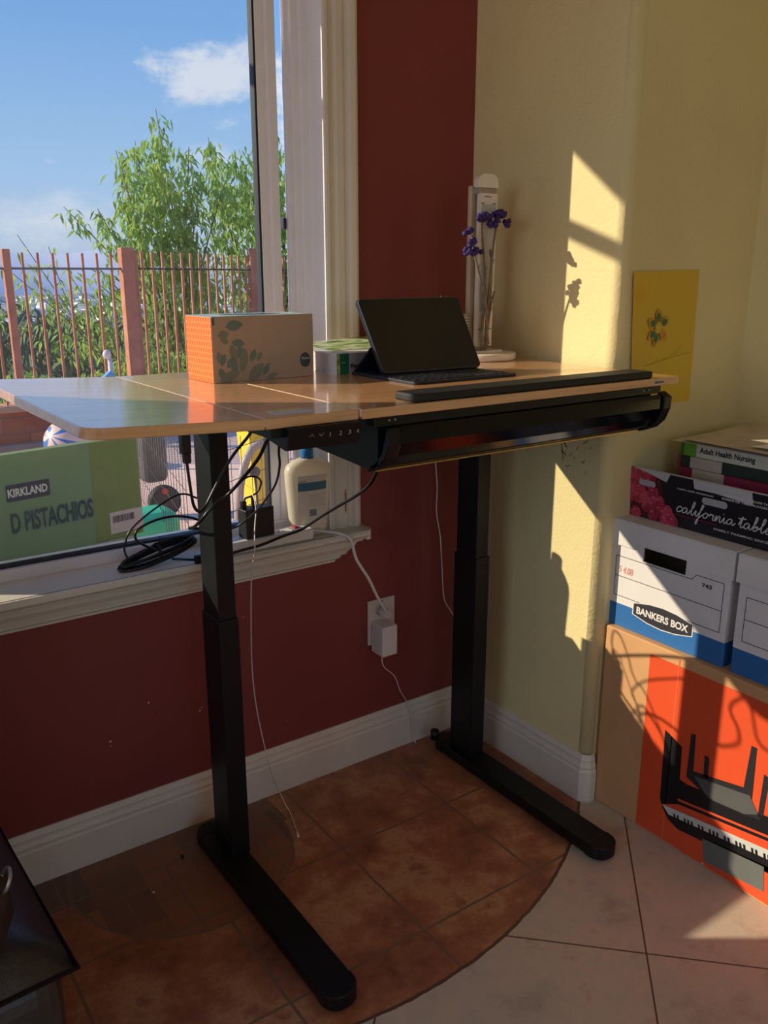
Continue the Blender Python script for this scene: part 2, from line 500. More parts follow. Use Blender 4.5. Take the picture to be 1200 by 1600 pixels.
mb = MB(); mb.box(-0.6095, -0.604, 0.074, 0.096, 0.752, WZ1 - .05); mb.box(WX0 + .05, -0.604, 0.074, 0.096, 0.750, 0.758)
obj('gasket', mb, M['gasket'], win)
mb = MB(); mb.box(-0.556, -0.5545, 0.07, 0.098, 0.76, 1.9)
obj('sash_edge', mb, M['gasket'], win)
mb = MB(); mb.box(-0.537, -0.527, 0.083, 0.101, 1.488, 1.515, 0.002); obj('latch', mb, mat('dark_latch', srgb(40, 46, 66), 0.4), win)
gm = bpy.data.materials.new('window_glass'); gm.use_nodes = True
g = NT(gm.node_tree); gm.node_tree.nodes.remove(gm.node_tree.nodes['Principled BSDF'])
tr = g.node('ShaderNodeBsdfTransparent'); tr.inputs[0].default_value = (0.93, 0.96, 0.97, 1)
gl = g.node('ShaderNodeBsdfGlossy'); gl.inputs['Roughness'].default_value = 0.02
df = g.node('ShaderNodeBsdfDiffuse'); df.inputs[0].default_value = (0.8, 0.85, 0.9, 1)
lw = g.node('ShaderNodeFresnel'); lw.inputs[0].default_value = 1.35
mx = g.node('ShaderNodeMixShader'); g.l.new(lw.outputs[0], mx.inputs[0]); g.l.new(tr.outputs[0], mx.inputs[1]); g.l.new(gl.outputs[0], mx.inputs[2])
mx2 = g.node('ShaderNodeMixShader'); mx2.inputs[0].default_value = 0.075; g.l.new(mx.outputs[0], mx2.inputs[1]); g.l.new(df.outputs[0], mx2.inputs[2])
g.l.new(mx2.outputs[0], gm.node_tree.nodes['Material Output'].inputs[0])
M['glass'] = gm
mb = MB(); mb.face([(WX0 + .04, 0.085, 0.752), (-0.606, 0.085, 0.752), (-0.606, 0.085, WZ1 - .04), (WX0 + .04, 0.085, WZ1 - .04)])
obj('pane', mb, M['glass'], win)

# ---------------------------------------------------------------- standing desk


def desk_wood():
    m, nt, b = newmat('beech_laminate'); oc = nt.obj(); x, y, z = nt.xyz(oc)
    gr = nt.noise(nt.comb(x * 1.2, y * 22, z * 22), 3.0, 6.0, 0.6)
    fi = nt.noise(nt.comb(x * 6, y * 160, z * 160), 3.0, 3.0, 0.6)
    nt.put(b.inputs['Base Color'], nt.ramp(gr * 0.75 + fi * 0.25, [(0.35, srgb(206, 150, 104)), (0.5, srgb(224, 168, 118)), (0.65, srgb(234, 182, 132))]))
    b.inputs['Roughness'].default_value = 0.35; b.inputs['Specular IOR Level'].default_value = 0.6
    b.inputs['Coat Weight'].default_value = 1.0; b.inputs['Coat Roughness'].default_value = 0.09; b.inputs['Coat IOR'].default_value = 2.0
    return m


M['wood'] = desk_wood()
M['blk'] = mat('black_powder_coat', srgb(13, 15, 19), 0.45, spec=.35, var=0.1, vscale=20, bump=0.12, bscale=900)
M['blkp'] = mat('black_plastic', srgb(13, 15, 20), 0.42, spec=.35)
M['piano'] = mat('gloss_black_panel', srgb(8, 9, 12), 0.14, spec=0.3)
M['cableblk'] = mat('black_cable', srgb(16, 17, 20), 0.35)
M['white'] = mat('white_plastic', srgb(228, 222, 214), 0.38)
M['grey'] = mat('grey_print', srgb(170, 172, 172), 0.5)
DZ = 1.17
desk = root('standing_desk', 'black two-legged standing desk with light wood top in the window corner', 'desk', (-0.5, -0.23, 0))
FY, BY = -0.727, -0.042


def rrect(x0, x1, y0, y1, rs, n=6):
    """rounded rectangle; rs = radii (x0y0, x1y0, x1y1, x0y1)"""
    out = []
    for (cx, cy, a0), r in zip(((x0, y0, pi), (x1, y0, 1.5 * pi), (x1, y1, 0), (x0, y1, .5 * pi)), rs):
        if r <= 0: out.append((cx, cy)); continue
        ox = cx + (r if cx == x0 else -r); oy = cy + (r if cy == y0 else -r)
        for k in range(n + 1):
            a = a0 + k / n * (pi / 2); out.append((ox + r * cos(a), oy + r * sin(a)))
    return out


mb = MB(); mb.prism(rrect(-0.8485, -0.030, FY, BY, (0, .004, .012, 0)), 'xy', DZ - 0.0165, DZ, 0.0015)
obj('right_board', mb, M['wood'], desk)
mb = MB(); mb.prism(rrect(-1.0215, -0.8515, FY + .003, BY, (0, .006, 0, 0)), 'xy', DZ - 0.0165, DZ, 0.0015)
obj('middle_board', mb, M['wood'], desk)
tilt = Matrix.Translation((-1.0225, 0, DZ)) @ Matrix.Rotation(radians(2.6), 4, 'Y') @ Matrix.Translation((1.0225, 0, -DZ))
mb = MB(); mb.prism(rrect(-1.290, -1.0235, FY + .003, BY, (.030, 0, 0, .03)), 'xy', DZ - 0.0165, DZ, 0.0015, xf=tilt)
obj('folding_leaf', mb, M['wood'], desk)
mb = MB(); mb.box(-0.8513, -0.8487, FY + .002, BY, DZ - .012, DZ + .0004); mb.box(-1.0235, -1.0215, FY + .004, BY, DZ - .012, DZ + .0002)
obj('seam_strip', mb, mat('pale_edge_band', srgb(232, 205, 175), 0.5), desk)
# steel underframe, two telescoping legs and two feet
mb = MB()
mb.box(-0.98, -0.06, -0.27, -0.19, 1.118, 1.153, .002); mb.box(-0.98, -0.06, -0.16, -0.12, 1.118, 1.153, .002)
mb.box(-1.01, -0.80, -0.60, -0.10, 1.140, 1.1535, .002); mb.box(-0.20, -0.06, -0.60, -0.08, 1.140, 1.1535, .002)
obj('underframe', mb, M['blk'], desk)
for fx in (-0.9, -0.1375):
    cxl = fx + (0.0195 if fx < -0.5 else 0.006)
    mb = MB(); mb.box(cxl - 0.0215, cxl + 0.0215, -0.230, -0.148, 0.52, 1.150, .002)
    inner = mb
    mb = MB(); mb.box(cxl - 0.0245, cxl + 0.0245, -0.235, -0.143, 0.030, 0.642, .0025)
    col_o = obj('leg_column', mb, M['blk'], desk)
    obj('inner_tube', inner, M['blk'], col_o)
    mb = MB(); mb.tube([(cxl + 0.004, -0.2345, 0.620), (cxl + 0.004, -0.2363, 0.620)], 0.0028, 10); obj('screw', mb, M['blkp'], col_o)
    # foot
    wv = 0.0375
    outl = rrect(fx - wv, fx + wv, -0.735, -0.078, (.034, .034, .034, .034), 8)
    mb = MB(); mb.prism(outl, 'xy', 0.010, 0.040, 0.003); ft = obj('foot', mb, M['blk'], desk)
    for yy, s in ((-0.735, 1), (-0.078, -1)):
        o2 = rrect(fx - wv - .001, fx + wv + .001, min(yy - s * .001, yy + s * .048), max(yy - s * .001, yy + s * .048), (.034, .034, 0, 0) if s > 0 else (0, 0, .034, .034), 8)
        mb = MB(); mb.prism(o2, 'xy', 0.008, 0.0415, 0.003); obj('end_cap', mb, M['blkp'], ft)
        mb = MB(); mb.lathe([(0, 0), (.022, 0), (.022, .012), (0, .012)], (fx, yy + s * .035, 0), 20); obj('levelling_pad', mb, M['blkp'], ft)
mb = MB(); mb.tube([(-0.168, -0.086, 0.035), (-0.168, -0.086, 0.062)], 0.0125, 14); obj('cable_clip', mb, M['blkp'], desk)
# control panel
mb = MB(); mb.prism([(-0.735, 1.1530), (-0.738, 1.150), (-0.730, 1.1185), (-0.722, 1.117), (-0.66, 1.128), (-0.66, 1.1530)], 'yz', -0.990, -0.856, 0.0015)
cp = obj('control_panel', mb, M['blkp'], desk)
mb = MB(); mb.prism([(-0.72, 1.153), (-0.72, 1.138), (-0.60, 1.138), (-0.60, 1.153)], 'yz', -1.012, -0.988); obj('control_panel_end', mb, M['blkp'], cp)
upv = Vector((0, -0.008, 0.0315)).normalized()


def on_panel(z): return -0.738 + (1.150 - z) / 0.0315 * 0.008


tm = MB(); first = True
for s, xx in (('1', -0.9165), ('2', -0.8985), ('3', -0.8815), ('4', -0.866)):
    t = text(s, (xx, on_panel(1.1345), 1.1345), (1, 0, 0), upv, 0.0016 if s == '1' else 0.0048, 0.0075, 0.0006, 0.01); join(tm, t)
for xx, s in ((-0.949, 1), (-0.932, -1)):
    for a, b in (((-0.0045, -0.0025), (0, 0.0025)), ((0, 0.0025), (0.0045, -0.0025))):
        zc = 1.1385
        q = []
        for (u, v, k) in ((a[0], a[1] * s, 0), (b[0], b[1] * s, 0), (b[0], b[1] * s, .0012), (a[0], a[1] * s, .0012)):
            z = zc + v + k; q.append((xx + u, on_panel(z) - .0006, z))
        if s < 0: q = q[::-1]
        tm.face(q)
obj('panel_symbols', tm, M['grey'], cp)
# warning sticker on top and barcode label on the edge
mb = MB(); mb.box(-0.985, -0.925, -0.668, -0.652, DZ, DZ + .0004); st = obj('warning_sticker', mb, [mat('yellow_sticker', srgb(214, 198, 70), 0.5)], desk)
mb = MB(); mb.box(-0.990, -0.920, -0.696, -0.668, DZ, DZ + .0004); obj('sticker_text_field', mb, [mat('grey_sticker', srgb(196, 204, 214), 0.5, var=.2, vscale=200)], st)
mb = MB(); mb.box(-0.115, -0.078, FY - .0007, FY + .001, DZ - .013, DZ - .004)
lb = obj('edge_label', mb, mat('cream_label', srgb(205, 195, 170), 0.6), desk)
mb = MB(); x = -0.112
while x < -0.082:
    ww = random.choice((.0006, .001, .0016)); mb.box(x, x + ww, FY - .0010, FY - .0006, DZ - .011, DZ - .006); x += ww + random.choice((.0008, .0013))
obj('barcode', mb, mat('dark_print', srgb(60, 56, 50), 0.6), lb)
# gloss black drawer slung below the board
prof = [(-0.30, 1.148), (-0.715, 1.148), (-0.722, 1.140), (-0.727, 1.128), (-0.724, 1.100), (-0.712, 1.076), (-0.690, 1.060), (-0.668, 1.052), (-0.30, 1.075)]
mb = MB(); mb.prism([(-0.30, 1.075), (-0.30, 1.148), (-0.700, 1.148), (-0.700, 1.062), (-0.66, 1.055)], 'yz', -0.800, -0.085)
dr = obj('under_desk_drawer', mb, M['blkp'], desk)
fp = [(-0.7235, 1.1345), (-0.729, 1.126), (-0.7285, 1.105), (-0.718, 1.082), (-0.700, 1.064), (-0.672, 1.051), (-0.660, 1.0535), (-0.690, 1.070), (-0.707, 1.088), (-0.714, 1.108)]
mb = MB(); mb.prism(fp, 'yz', -0.772, -0.085, 0.001); obj('drawer_front', mb, M['piano'], dr)
mb = MB(); mb.prism([(p[0] - .003 if p[0] < -.7 else p[0], p[1] - .001) for p in fp], 'yz', -0.800, -0.774, 0.002); obj('drawer_end_cap', mb, M['blkp'], dr); mb = MB()
mb.prism([(-0.716, 1.139), (-0.735, 1.129), (-0.734, 1.105), (-0.723, 1.078), (-0.704, 1.060), (-0.674, 1.048), (-0.655, 1.050), (-0.700, 1.09)], 'yz', -0.083, -0.058, 0.002)
obj('drawer_end_cap', mb, M['blkp'], dr)
mb = MB(); mb.box(-0.785, -0.085, -0.6745, -0.668, 1.0485, 1.0515); obj('metal_lip', mb, mat('brass_lip', srgb(190, 160, 110), 0.3, metal=0.9), dr)
mb = MB(); mb.box(-0.825, -0.088, -0.7262, -0.700, 1.138, 1.1535, .001); obj('front_rail', mb, M['blkp'], desk)
M['steel'] = mat('steel_screw', srgb(150, 150, 155), 0.3, metal=1.0)
for xx in (-0.795, -0.783, -0.145, -0.128):
    mb = MB(); mb.blob((xx, -0.7268, 1.147), (.003, .0015, .003), 1); obj('rail_screw', mb, M['steel'], desk)

# ---------------------------------------------------------------- things on the desk
# wrist rest / bar along the front edge
mb = MB(); mb.box(-0.738, -0.112, -0.722, -0.662, DZ, DZ + 0.015, 0.004, 3)
obj('wrist_rest', mb, mat('black_foam', srgb(22, 23, 25), 0.6, bump=.1), label='long black wrist rest bar lying along the front edge of the desk top', cat='wrist rest', loc=(-0.425, -0.692, DZ))

# tissue box
TB = Matrix.Translation((-0.905, -0.281, DZ)) @ Matrix.Rotation(radians(2.5), 4, 'Z')
tb = root('tissue_box', 'cardboard tissue box with leaf print and an orange patterned end, on the desk', 'tissue box', (-0.79, -0.22, DZ))
BW, BD, BH = 0.236, 0.117, 0.130


def kraft():
    m, nt, b = newmat('printed_kraft'); oc = nt.obj()
    nt.put(b.inputs['Base Color'], nt.mix(nt.noise(oc, 8, 3), srgb(184, 160, 138), srgb(172, 152, 132))); b.inputs['Roughness'].default_value = 0.5
    return m


def orange_comb():
    m, nt, b = newmat('orange_honeycomb_print'); oc = nt.obj(); x, y, z = nt.xyz(oc)
    row = nt.math('FLOOR', z / 0.0118 + 10); sh = nt.math('MODULO', row, 2.0) * 0.5
    a = nt.math('FRACT', y / 0.0112 + 10 + sh) - 0.5; c = nt.math('FRACT', z / 0.0118 + 10) - 0.5
    r = ((a * a * a * a) + (c * c * c * c) * 1.0)
    r = nt.math('POWER', r, 0.25)
    ring = (r - 0.45).abs().lt(0.035)
    nt.put(b.inputs['Base Color'], nt.mix(ring, srgb(232, 104, 30), srgb(250, 165, 88))); b.inputs['Roughness'].default_value = 0.45
    return m


mb = MB(); mb.box(0, BW, 0, BD, 0, BH, 0.0015, 2, xf=TB)
body = obj('carton', mb, kraft(), tb)
mb = MB(); mb.box(-0.0006, 0.0, 0.001, BD - .001, 0.001, BH - .001, xf=TB); obj('orange_end_panel', mb, orange_comb(), body)
mb = MB(); mb.box(0.0005, BW - .0005, 0.001, BD - .001, BH, BH + 0.0006, xf=TB); top = obj('printed_top', mb, mat('blue_leaf_top', srgb(150, 186, 196), 0.35, c2=srgb(206, 214, 206), vscale=22), body)
mb = MB(); mb.lathe([(0, 0.0007), (0.070, 0.0007), (0.070, 0.0010), (0, 0.0010)], (BW / 2, BD / 2, BH), 32, False, 1.0, 0.45, xf=TB); obj('opening', mb, mat('dark_film', srgb(40, 56, 66), 0.25), body)


def leaf2d(cx, cy, ln, wd, ang, n=7):
    pts = []
    for k in range(n + 1):
        t = k / n; pts.append((t * ln, sin(pi * t) ** 0.8 * wd * (1 - .25 * t)))
    for k in range(n - 1, 0, -1):
        t = k / n; pts.append((t * ln, -sin(pi * t) ** 0.8 * wd * (1 - .25 * t)))
    c, s = cos(ang), sin(ang)
    return [(cx + u * c - v * s, cy + u * s + v * c) for u, v in pts]


mb = MB()
specs = [(.012, .094, .026, .009, .1), (.030, .110, .040, .012, .12), (.018, .088, .020, .007, -.5), (.042, .080, .030, .009, -.15),
         (.010, .062, .030, .008, -1.2), (.026, .058, .026, .007, -1.9), (.040, .076, .040, .010, -1.25), (.056, .072, .040, .011, -1.1),
         (.062, .018, .050, .011, 1.35), (.050, .010, .045, .009, 1.75), (.078, .002, .048, .014, .75), (.084, .040, .026, .008, 1.15),
         (.098, .040, .022, .006, 1.0), (.112, .010, .028, .007, 1.05), (.012, .004, .050, .012, .35), (.030, .030, .028, .008, .9), (.118, .003, .030, .006, .3), (.014, .030, .024, .008, -1.3), (.095, .002, .03, .008, 1.2)]
for i, (a, b_, ln, wd, ang) in enumerate(specs):
    pl_ = [(min(max(u, .001), BW - .001), min(max(v, .001), BH - .001)) for u, v in leaf2d(a, b_, ln, wd, ang)]
    mb.m = i % 2
    mb.face([TB @ Vector((u, -0.0004 - 0.00002 * i, v)) for u, v in pl_])
obj('leaf_print', mb, [mat('sage_print', srgb(132, 134, 116), 0.5), mat('teal_print', srgb(110, 130, 120), 0.5)], body)
mb = MB(); mb.face([TB @ Vector((.214 + .0125 * cos(k / 24 * 2 * pi), -.0012, .036 + .0155 * sin(k / 24 * 2 * pi))) for k in range(24)])
bd = obj('round_badge', mb, mat('navy_print', srgb(62, 78, 88), 0.5), body)
xd = (TB.to_3x3() @ Vector((1, 0, 0)))
mb = text('Kleenex', TB @ Vector((.2045, -.0016, .037)), xd, (0, 0, 1), .019, .0055, 0.0004, .02); tx = mb
obj('badge_lettering', tx, mat('pale_print', srgb(190, 195, 195), 0.5), bd)
mb = MB(); mb.box(.001, .006, -.0007, -.0003, .114, .128, xf=TB); obj('corner_mark', mb, mat('teal_mark', srgb(60, 100, 96), .5), body)

# green and white book with a magazine on top
bk = root('thick_paperback_book', 'thick green and white paperback lying behind the tablet, magazine on top of it', 'book', (-0.52, -0.18, DZ))
mb = MB(); mb.box(-0.619, -0.405, -0.281, -0.062, DZ + .002, DZ + .042); obj('page_block', mb, mat('page_edges', srgb(214, 212, 214), 0.8, var=.08, vscale=300), bk)
mb = MB(); mb.box(-0.620, -0.403, -0.285, -0.060, DZ + .042, DZ + .0445); mb.box(-0.620, -0.403, -0.285, -0.060, DZ, DZ + .002); mb.box(-0.6195, -0.403, -0.285, -0.281, DZ, DZ + .0445)
cv = obj('cover', mb, mat('white_cover', srgb(222, 222, 222), 0.35), bk)
mb = MB(); mb.box(-0.6205, -0.612, -0.2856, -0.2850, DZ, DZ + .0446); mb.box(-0.589, -0.403, -0.2856, -0.2850, DZ, DZ + .0446)
sp0 = obj('grey_spine', mb, mat('grey_spine', srgb(150, 144, 146), 0.45), cv)
mb = MB(); mb.box(-0.612, -0.589, -0.2857, -0.2850, DZ, DZ + .0446); obj('green_spine_band', mb, mat('dark_green_print', srgb(24, 96, 66), 0.4), cv)
mb = MB(); mb.box(-0.6205, -0.612, -0.2858, -0.2855, DZ + .004, DZ + .040); obj('spine_picture', mb, mat('leafy_print', srgb(96, 130, 50), 0.5, c2=srgb(200, 190, 110), vscale=90), cv)
tx = text('Found', (-0.585, -0.2858, DZ + .012), (1, 0, 0), (0, 0, 1), .036, .010, .0003, .045); obj('spine_lettering', tx, mat('black_ink', srgb(20, 20, 20), .5), cv)
tx = text('Twelfth', (-0.609, -0.2858, DZ + .024), (1, 0, 0), (0, 0, 1), .010, .003, .0003, .02)
obj('small_lettering', tx, mat('pale_green_ink', srgb(150, 190, 170), .5), cv)


def green_art():
    m, nt, b = newmat('green_cover_art'); oc = nt.obj(); x, y, z = nt.xyz(oc)
    n1 = nt.noise(nt.comb(x * 0.8, y * 2.0, z), 14.0, 5.0)
    nt.put(b.inputs['Base Color'], nt.ramp(n1, [(0.3, srgb(40, 84, 30)), (0.42, srgb(110, 160, 60)), (0.5, srgb(222, 226, 204)), (0.58, srgb(130, 170, 70)), (0.7, srgb(150, 90, 60))])); b.inputs['Roughness'].default_value = 0.35
    return m


mb = MB(); N = 10
for i in range(N):
    for j in range(N):
        def P(i, j):
            u, v = i / N, j / N; x = -0.585 + u * .19; y = -0.215 + v * .165
            return (x + v * .02, y, DZ + .0455 + .012 * v * v * (0.6 + u * .6))
        mb.face([P(i, j), P(i + 1, j), P(i + 1, j + 1), P(i, j + 1)])
obj('magazine', mb, green_art(), label='green illustrated magazine lying on the thick paperback, back edge curling up', cat='magazine', smooth=True)

# tablet in keyboard case
tab = root('tablet', 'black tablet propped in a folding keyboard case, in the middle of the desk', 'tablet', (-0.45, -0.43, DZ))
bl = Vector((-0.570, -0.388, DZ + .008)); br = Vector((-0.306, -0.398, DZ + .008)); tl = Vector((-0.593, -0.322, 1.329)); trr = Vector((-0.3285, -0.334, 1.331))
X = (br - bl).normalized(); Yv = ((tl + trr) / 2 - (bl + br) / 2).normalized(); Nn = X.cross(Yv).normalized()
Wt = (br - bl).length; Ht = (tl - bl).length


def slab(outline, d0, d1, mats_, bev=0.0012):
    b2 = MB()
    def Pm(u, v, d):
        q = bl.lerp(br, u / Wt) + ((tl - bl).lerp(trr - br, u / Wt)) * (v / Ht); return q + Nn * d
    lo = [b2.bm.verts.new(Pm(u, v, d0)) for u, v in outline]; hi = [b2.bm.verts.new(Pm(u, v, d1)) for u, v in outline]
    n = len(outline); b2.bm.faces.new(lo[::-1]); b2.bm.faces.new(hi)
    for i in range(n): b2.bm.faces.new([lo[i], lo[(i + 1) % n], hi[(i + 1) % n], hi[i]])
    bmesh.ops.recalc_face_normals(b2.bm, faces=list(b2.bm.faces)); return b2


M['alu'] = mat('dark_aluminium', srgb(120, 130, 148), 0.3, metal=0.8)
obj('case_shell', slab(rrect(0, Wt, 0, Ht, (.008,) * 4), -.008, -.0015, None), mat('dark_blue_case', srgb(26, 32, 44), 0.5), tab)
obj('tablet_frame', slab(rrect(.0005, Wt - .0005, .0005, Ht - .0005, (.010,) * 4), -.0015, .0035, None), M['alu'], tab)
sc = mat('screen_glass', srgb(24, 24, 26), 0.08, spec=0.6)
obj('screen', slab(rrect(.0015, Wt - .0015, .0015, Ht - .0015, (.009,) * 4), .0035, .0042, None), sc, tab)
# folded rear stand
mb = MB()
mid = (bl + tl) / 2 - Nn * .008 - Yv * 0.022; midr = (br + trr) / 2 - Nn * .008 - Yv * 0.022
fl_ = Vector((-0.586, -0.300, DZ + .003)); fr_ = Vector((-0.318, -0.305, DZ + .003))
vs = [mid, midr, fr_, fl_]
off = Vector((0, .004, .001)); mb.face(vs[::-1]); mb.face([v + off for v in vs])
for i in range(4): mb.face([vs[i], vs[(i + 1) % 4], vs[(i + 1) % 4] + off, vs[i] + off])
obj('rear_stand', mb, mat('dark_blue_case_b', srgb(24, 30, 42), 0.55), tab)
mb = MB()
kq = rrect(-0.592, -0.3155, -0.528, -0.296, (.008,) * 4)
mb.prism(kq, 'xy', DZ, DZ + .006, .0012); kb = obj('keyboard_base', mb, mat('navy_keyboard', srgb(34, 38, 50), 0.5), tab)
mb = MB()
for r_ in range(5):
    yy = -0.518 + r_ * .0205; n = 13
    x = -0.584
    for c_ in range(n):
        wk = 0.0160
        if r_ == 0 and c_ in (4,):
            wk = 0.084
        if r_ == 0 and c_ in (5, 6, 7, 8): continue
        mb.box(x, x + wk, yy, yy + .0165, DZ + .006, DZ + .0078, .0006, 1); x += wk + .0040
obj('keys', mb, mat('dark_keycaps', srgb(40, 42, 50), 0.28), kb, kind='stuff')

# pencil cup
cp_ = root('pencil_cup', 'small cream woven pencil cup half hidden behind the tablet', 'cup', (-0.205, -0.155, DZ))
def weave():
    m, nt, b = newmat('woven_cream'); oc = nt.obj(); x, y, z = nt.xyz(oc)
    wv_ = nt.math('SINE', z * 900.0); h = nt.math('SINE', (x + y) * 700.0)
    nt.put(b.inputs['Base Color'], nt.mix(nt.smooth(wv_ + h * .4, -.6, .6), srgb(150, 138, 112), srgb(214, 202, 172))); b.inputs['Roughness'].default_value = 0.8
    nt.put(b.inputs['Normal'], nt.bump(wv_ + h * .5, 0.6, 0.002)); return m
mb = MB(); mb.lathe([(0, 0), (.036, 0), (.038, .003), (.039, .112), (.0375, .115), (.036, .112), (.035, .004), (0, .004)], (-0.190, -0.165, DZ), 32); obj('cup_body', mb, weave(), cp_)
pc = [(-0.186, -0.160, 0.03, -.05, srgb(232, 150, 40)), (-0.215, -0.17, -.05, .03, srgb(120, 70, 60)), (-0.222, -0.155, -.09, .0, srgb(200, 190, 180))]
plab = ['orange pencil leaning to the right in the woven cup', 'dark red pencil with pale tip standing in the woven cup', 'pale pencil with white tip leaning left in the woven cup']
pp = [((-0.200, -0.165, DZ + .006), (-0.148, -0.185, DZ + .138)), ((-0.205, -0.160, DZ + .006), (-0.2265, -0.175, DZ + .158)), ((-0.21, -0.165, DZ + .006), (-0.246, -0.175, DZ + .160))]
for (a, b_), (_, _, _, _, c), lab in zip(pp, pc, plab):
    a = Vector(a); b_ = Vector(b_); d = (b_ - a).normalized()
    r_ = root('pencil', lab, 'pencil', a)
    mb = MB(); mb.tube([a, b_ - d * .016], .0036, 6); obj('barrel', mb, mat('pencil_paint', c, .35), r_)
    mb = MB(); mb.tube([b_ - d * .016, b_], .0034, 8, radii=[.0036, .0006]); obj('tip', mb, mat('pencil_tip', srgb(226, 206, 180), .7), r_)

# folded LED desk lamp
lamp = root('desk_lamp', 'white slim folded LED desk lamp with a round base in the desk corner', 'lamp', (-0.125, -0.185, DZ))
LX = -0.137
M['lampw'] = mat('lamp_white', srgb(226, 214, 204), 0.4)
mb = MB(); mb.lathe([(0, 0), (.090, 0), (.094, .002), (.095, .005), (.095, .015), (.093, .018), (.0, .018)], (-0.125, -0.185, DZ), 56); obj('base', mb, M['lampw'], lamp)
mb = MB(); mb.prism(rrect(-.178, -.070, -.226, -.150, (.02,) * 4), 'xy', DZ + .018, DZ + .024, .001); obj('switch_plate', mb, M['lampw'], lamp)
mb = MB(); mb.box(LX - .031, LX + .024, -0.190, -0.176, DZ + .024, 1.588, .003); obj('stem', mb, mat('lamp_cream', srgb(196, 178, 150), .45), lamp)
hd = MB(); pts = [(LX - .0235, 1.205), (LX + .0265, 1.205), (LX + .0325, 1.570), (LX - .0235, 1.570)]
hd.prism(pts, 'xz', -0.215, -0.203, .002); head = obj('light_head', hd, M['lampw'], lamp)
mb = MB(); mb.prism([(LX - .0180, 1.290), (LX + .0230, 1.290), (LX + .0280, 1.545), (LX - .018, 1.545)], 'xz', -0.2158, -0.2150); obj('diffuser', mb, mat('diffuser_grey', srgb(186, 184, 182), .5), head)
mb = MB(); mb.box(LX - .026, LX + .030, -0.214, -0.180, 1.568, 1.584, .003); obj('hinge', mb, mat('hinge_grey', srgb(160, 146, 134), .4), lamp)
pts = [(LX - .036, 1.582), (LX - .036, 1.594)] + [(LX - .016 - .020 * cos(a), 1.594 + .020 * sin(a)) for a in (.3, .7, 1.1, 1.57)] + [(LX + .008 + .020 * sin(a), 1.594 + .020 * cos(a)) for a in (0.01, .5, .9, 1.3)] + [(LX + .028, 1.594), (LX + .028, 1.582)]
mb = MB(); mb.prism(pts, 'xz', -0.222, -0.205, .001); obj('top_cap', mb, M['lampw'], lamp)
M['gm'] = mat('grey_marks', srgb(90, 84, 80), .6)
for a, b_, z in ((-.010, .012, 1.561), (-.020, -.010, 1.546), (.016, .027, 1.546), (-.020, -.012, 1.246), (.016, .025, 1.246), (-.013, .012, 1.226)):
    mb = MB(); mb.box(LX + a, LX + b_, -.2162, -.2150, z, z + .002); obj('printed_mark', mb, M['gm'], head)

# dried purple flowers leaning on the lamp
fl = root('dried_flowers', 'bunch of dried purple statice on bare stems leaning against the white desk lamp', 'flowers', (-0.145, -0.232, DZ + .024))
SX = lambda x, z: (x, -0.232, z)
stems = [[(-.150, 1.196), (-.150, 1.26), (-.143, 1.33), (-.148, 1.40), (-.158, 1.46), (-.163, 1.508)],
         [(-.146, 1.196), (-.141, 1.28), (-.136, 1.36), (-.130, 1.44), (-.122, 1.50), (-.118, 1.520)],
         [(-.146, 1.20), (-.150, 1.29), (-.168, 1.35), (-.185, 1.40), (-.198, 1.435), (-.206, 1.47)],
         [(-.138, 1.21), (-.145, 1.27), (-.136, 1.33), (-.135, 1.40), (-.142, 1.44)],
         [(-.152, 1.21), (-.148, 1.25), (-.140, 1.30), (-.128, 1.34)]]
for i, st_ in enumerate(stems):
    mb = MB(); p3 = [Vector((x + .003 * i - .004, -0.228 - .004 * (i % 3) - .02 * max(0, (z - 1.40)) * 4 * .3, z)) for x, z in st_]
    sp_ = spline(p3, 4); mb.tube(sp_, .002, 6, radii=[.0040 - .0018 * k / len(sp_) for k in range(len(sp_))])
    for k in range(3):
        q = sp_[int(len(sp_) * (.35 + .2 * k))]; mb.tube([q, q + Vector((random.uniform(-.012, .012), -.003, .016))], .001, 5)
    obj('stem', mb, mat('dried_stem', srgb(128, 112, 92), .8, var=.25, vscale=50), fl)
heads = [(-.163, 1.512, 20), (-.118, 1.522, 24), (-.140, 1.500, 10), (-.100, 1.503, 8), (-.182, 1.508, 6), (-.206, 1.455, 14), (-.214, 1.432, 12), (-.216, 1.478, 8), (-.196, 1.436, 8)]
petal = mat('dried_purple_petals', srgb(66, 44, 118), .8, c2=srgb(44, 26, 84), vscale=80)
for hx, hz, n in heads:
    mb = MB()
    for k in range(n):
        a = random.uniform(0, 2 * pi); r_ = random.uniform(0, .014); c = Vector((hx + r_ * cos(a) * 1.2, -0.240 + random.uniform(-.008, .008), hz + r_ * sin(a) * .7))
        mb.blob(c, (.0072, .0055, .006), 1, Matrix.Rotation(random.uniform(0, 3), 4, 'Y'), .8)
    obj('flower_head', mb, petal, fl)

# ---------------------------------------------------------------- window sill things
# lotion bottle
bt = root('lotion_bottle', 'large white lotion bottle with blue cap and blue label band standing on the window sill', 'bottle', (-0.538, 0.004, 0.727))
BX = Matrix.Translation((-0.538, -0.002, 0.727)) @ Matrix.Rotation(radians(-6), 4, 'Z')
def sq(w_, d_, z, n=28, e=2.6):
    return [Vector((w_ * (abs(cos(t)) ** (2 / e)) * (1 if cos(t) >= 0 else -1), d_ * (abs(sin(t)) ** (2 / e)) * (1 if sin(t) >= 0 else -1), z)) for t in [2 * pi * k / n for k in range(n)]]
prf = [(.046, .022, 0), (.050, .026, .006), (.052, .027, .03), (.056, .028, .09), (.060, .029, .14), (.061, .029, .168), (.057, .027, .182), (.042, .022, .193), (.024, .018, .199), (.016, .016, .201)]
mb = MB(); rings = [[mb.bm.verts.new(BX @ v) for v in sq(*p)] for p in prf]
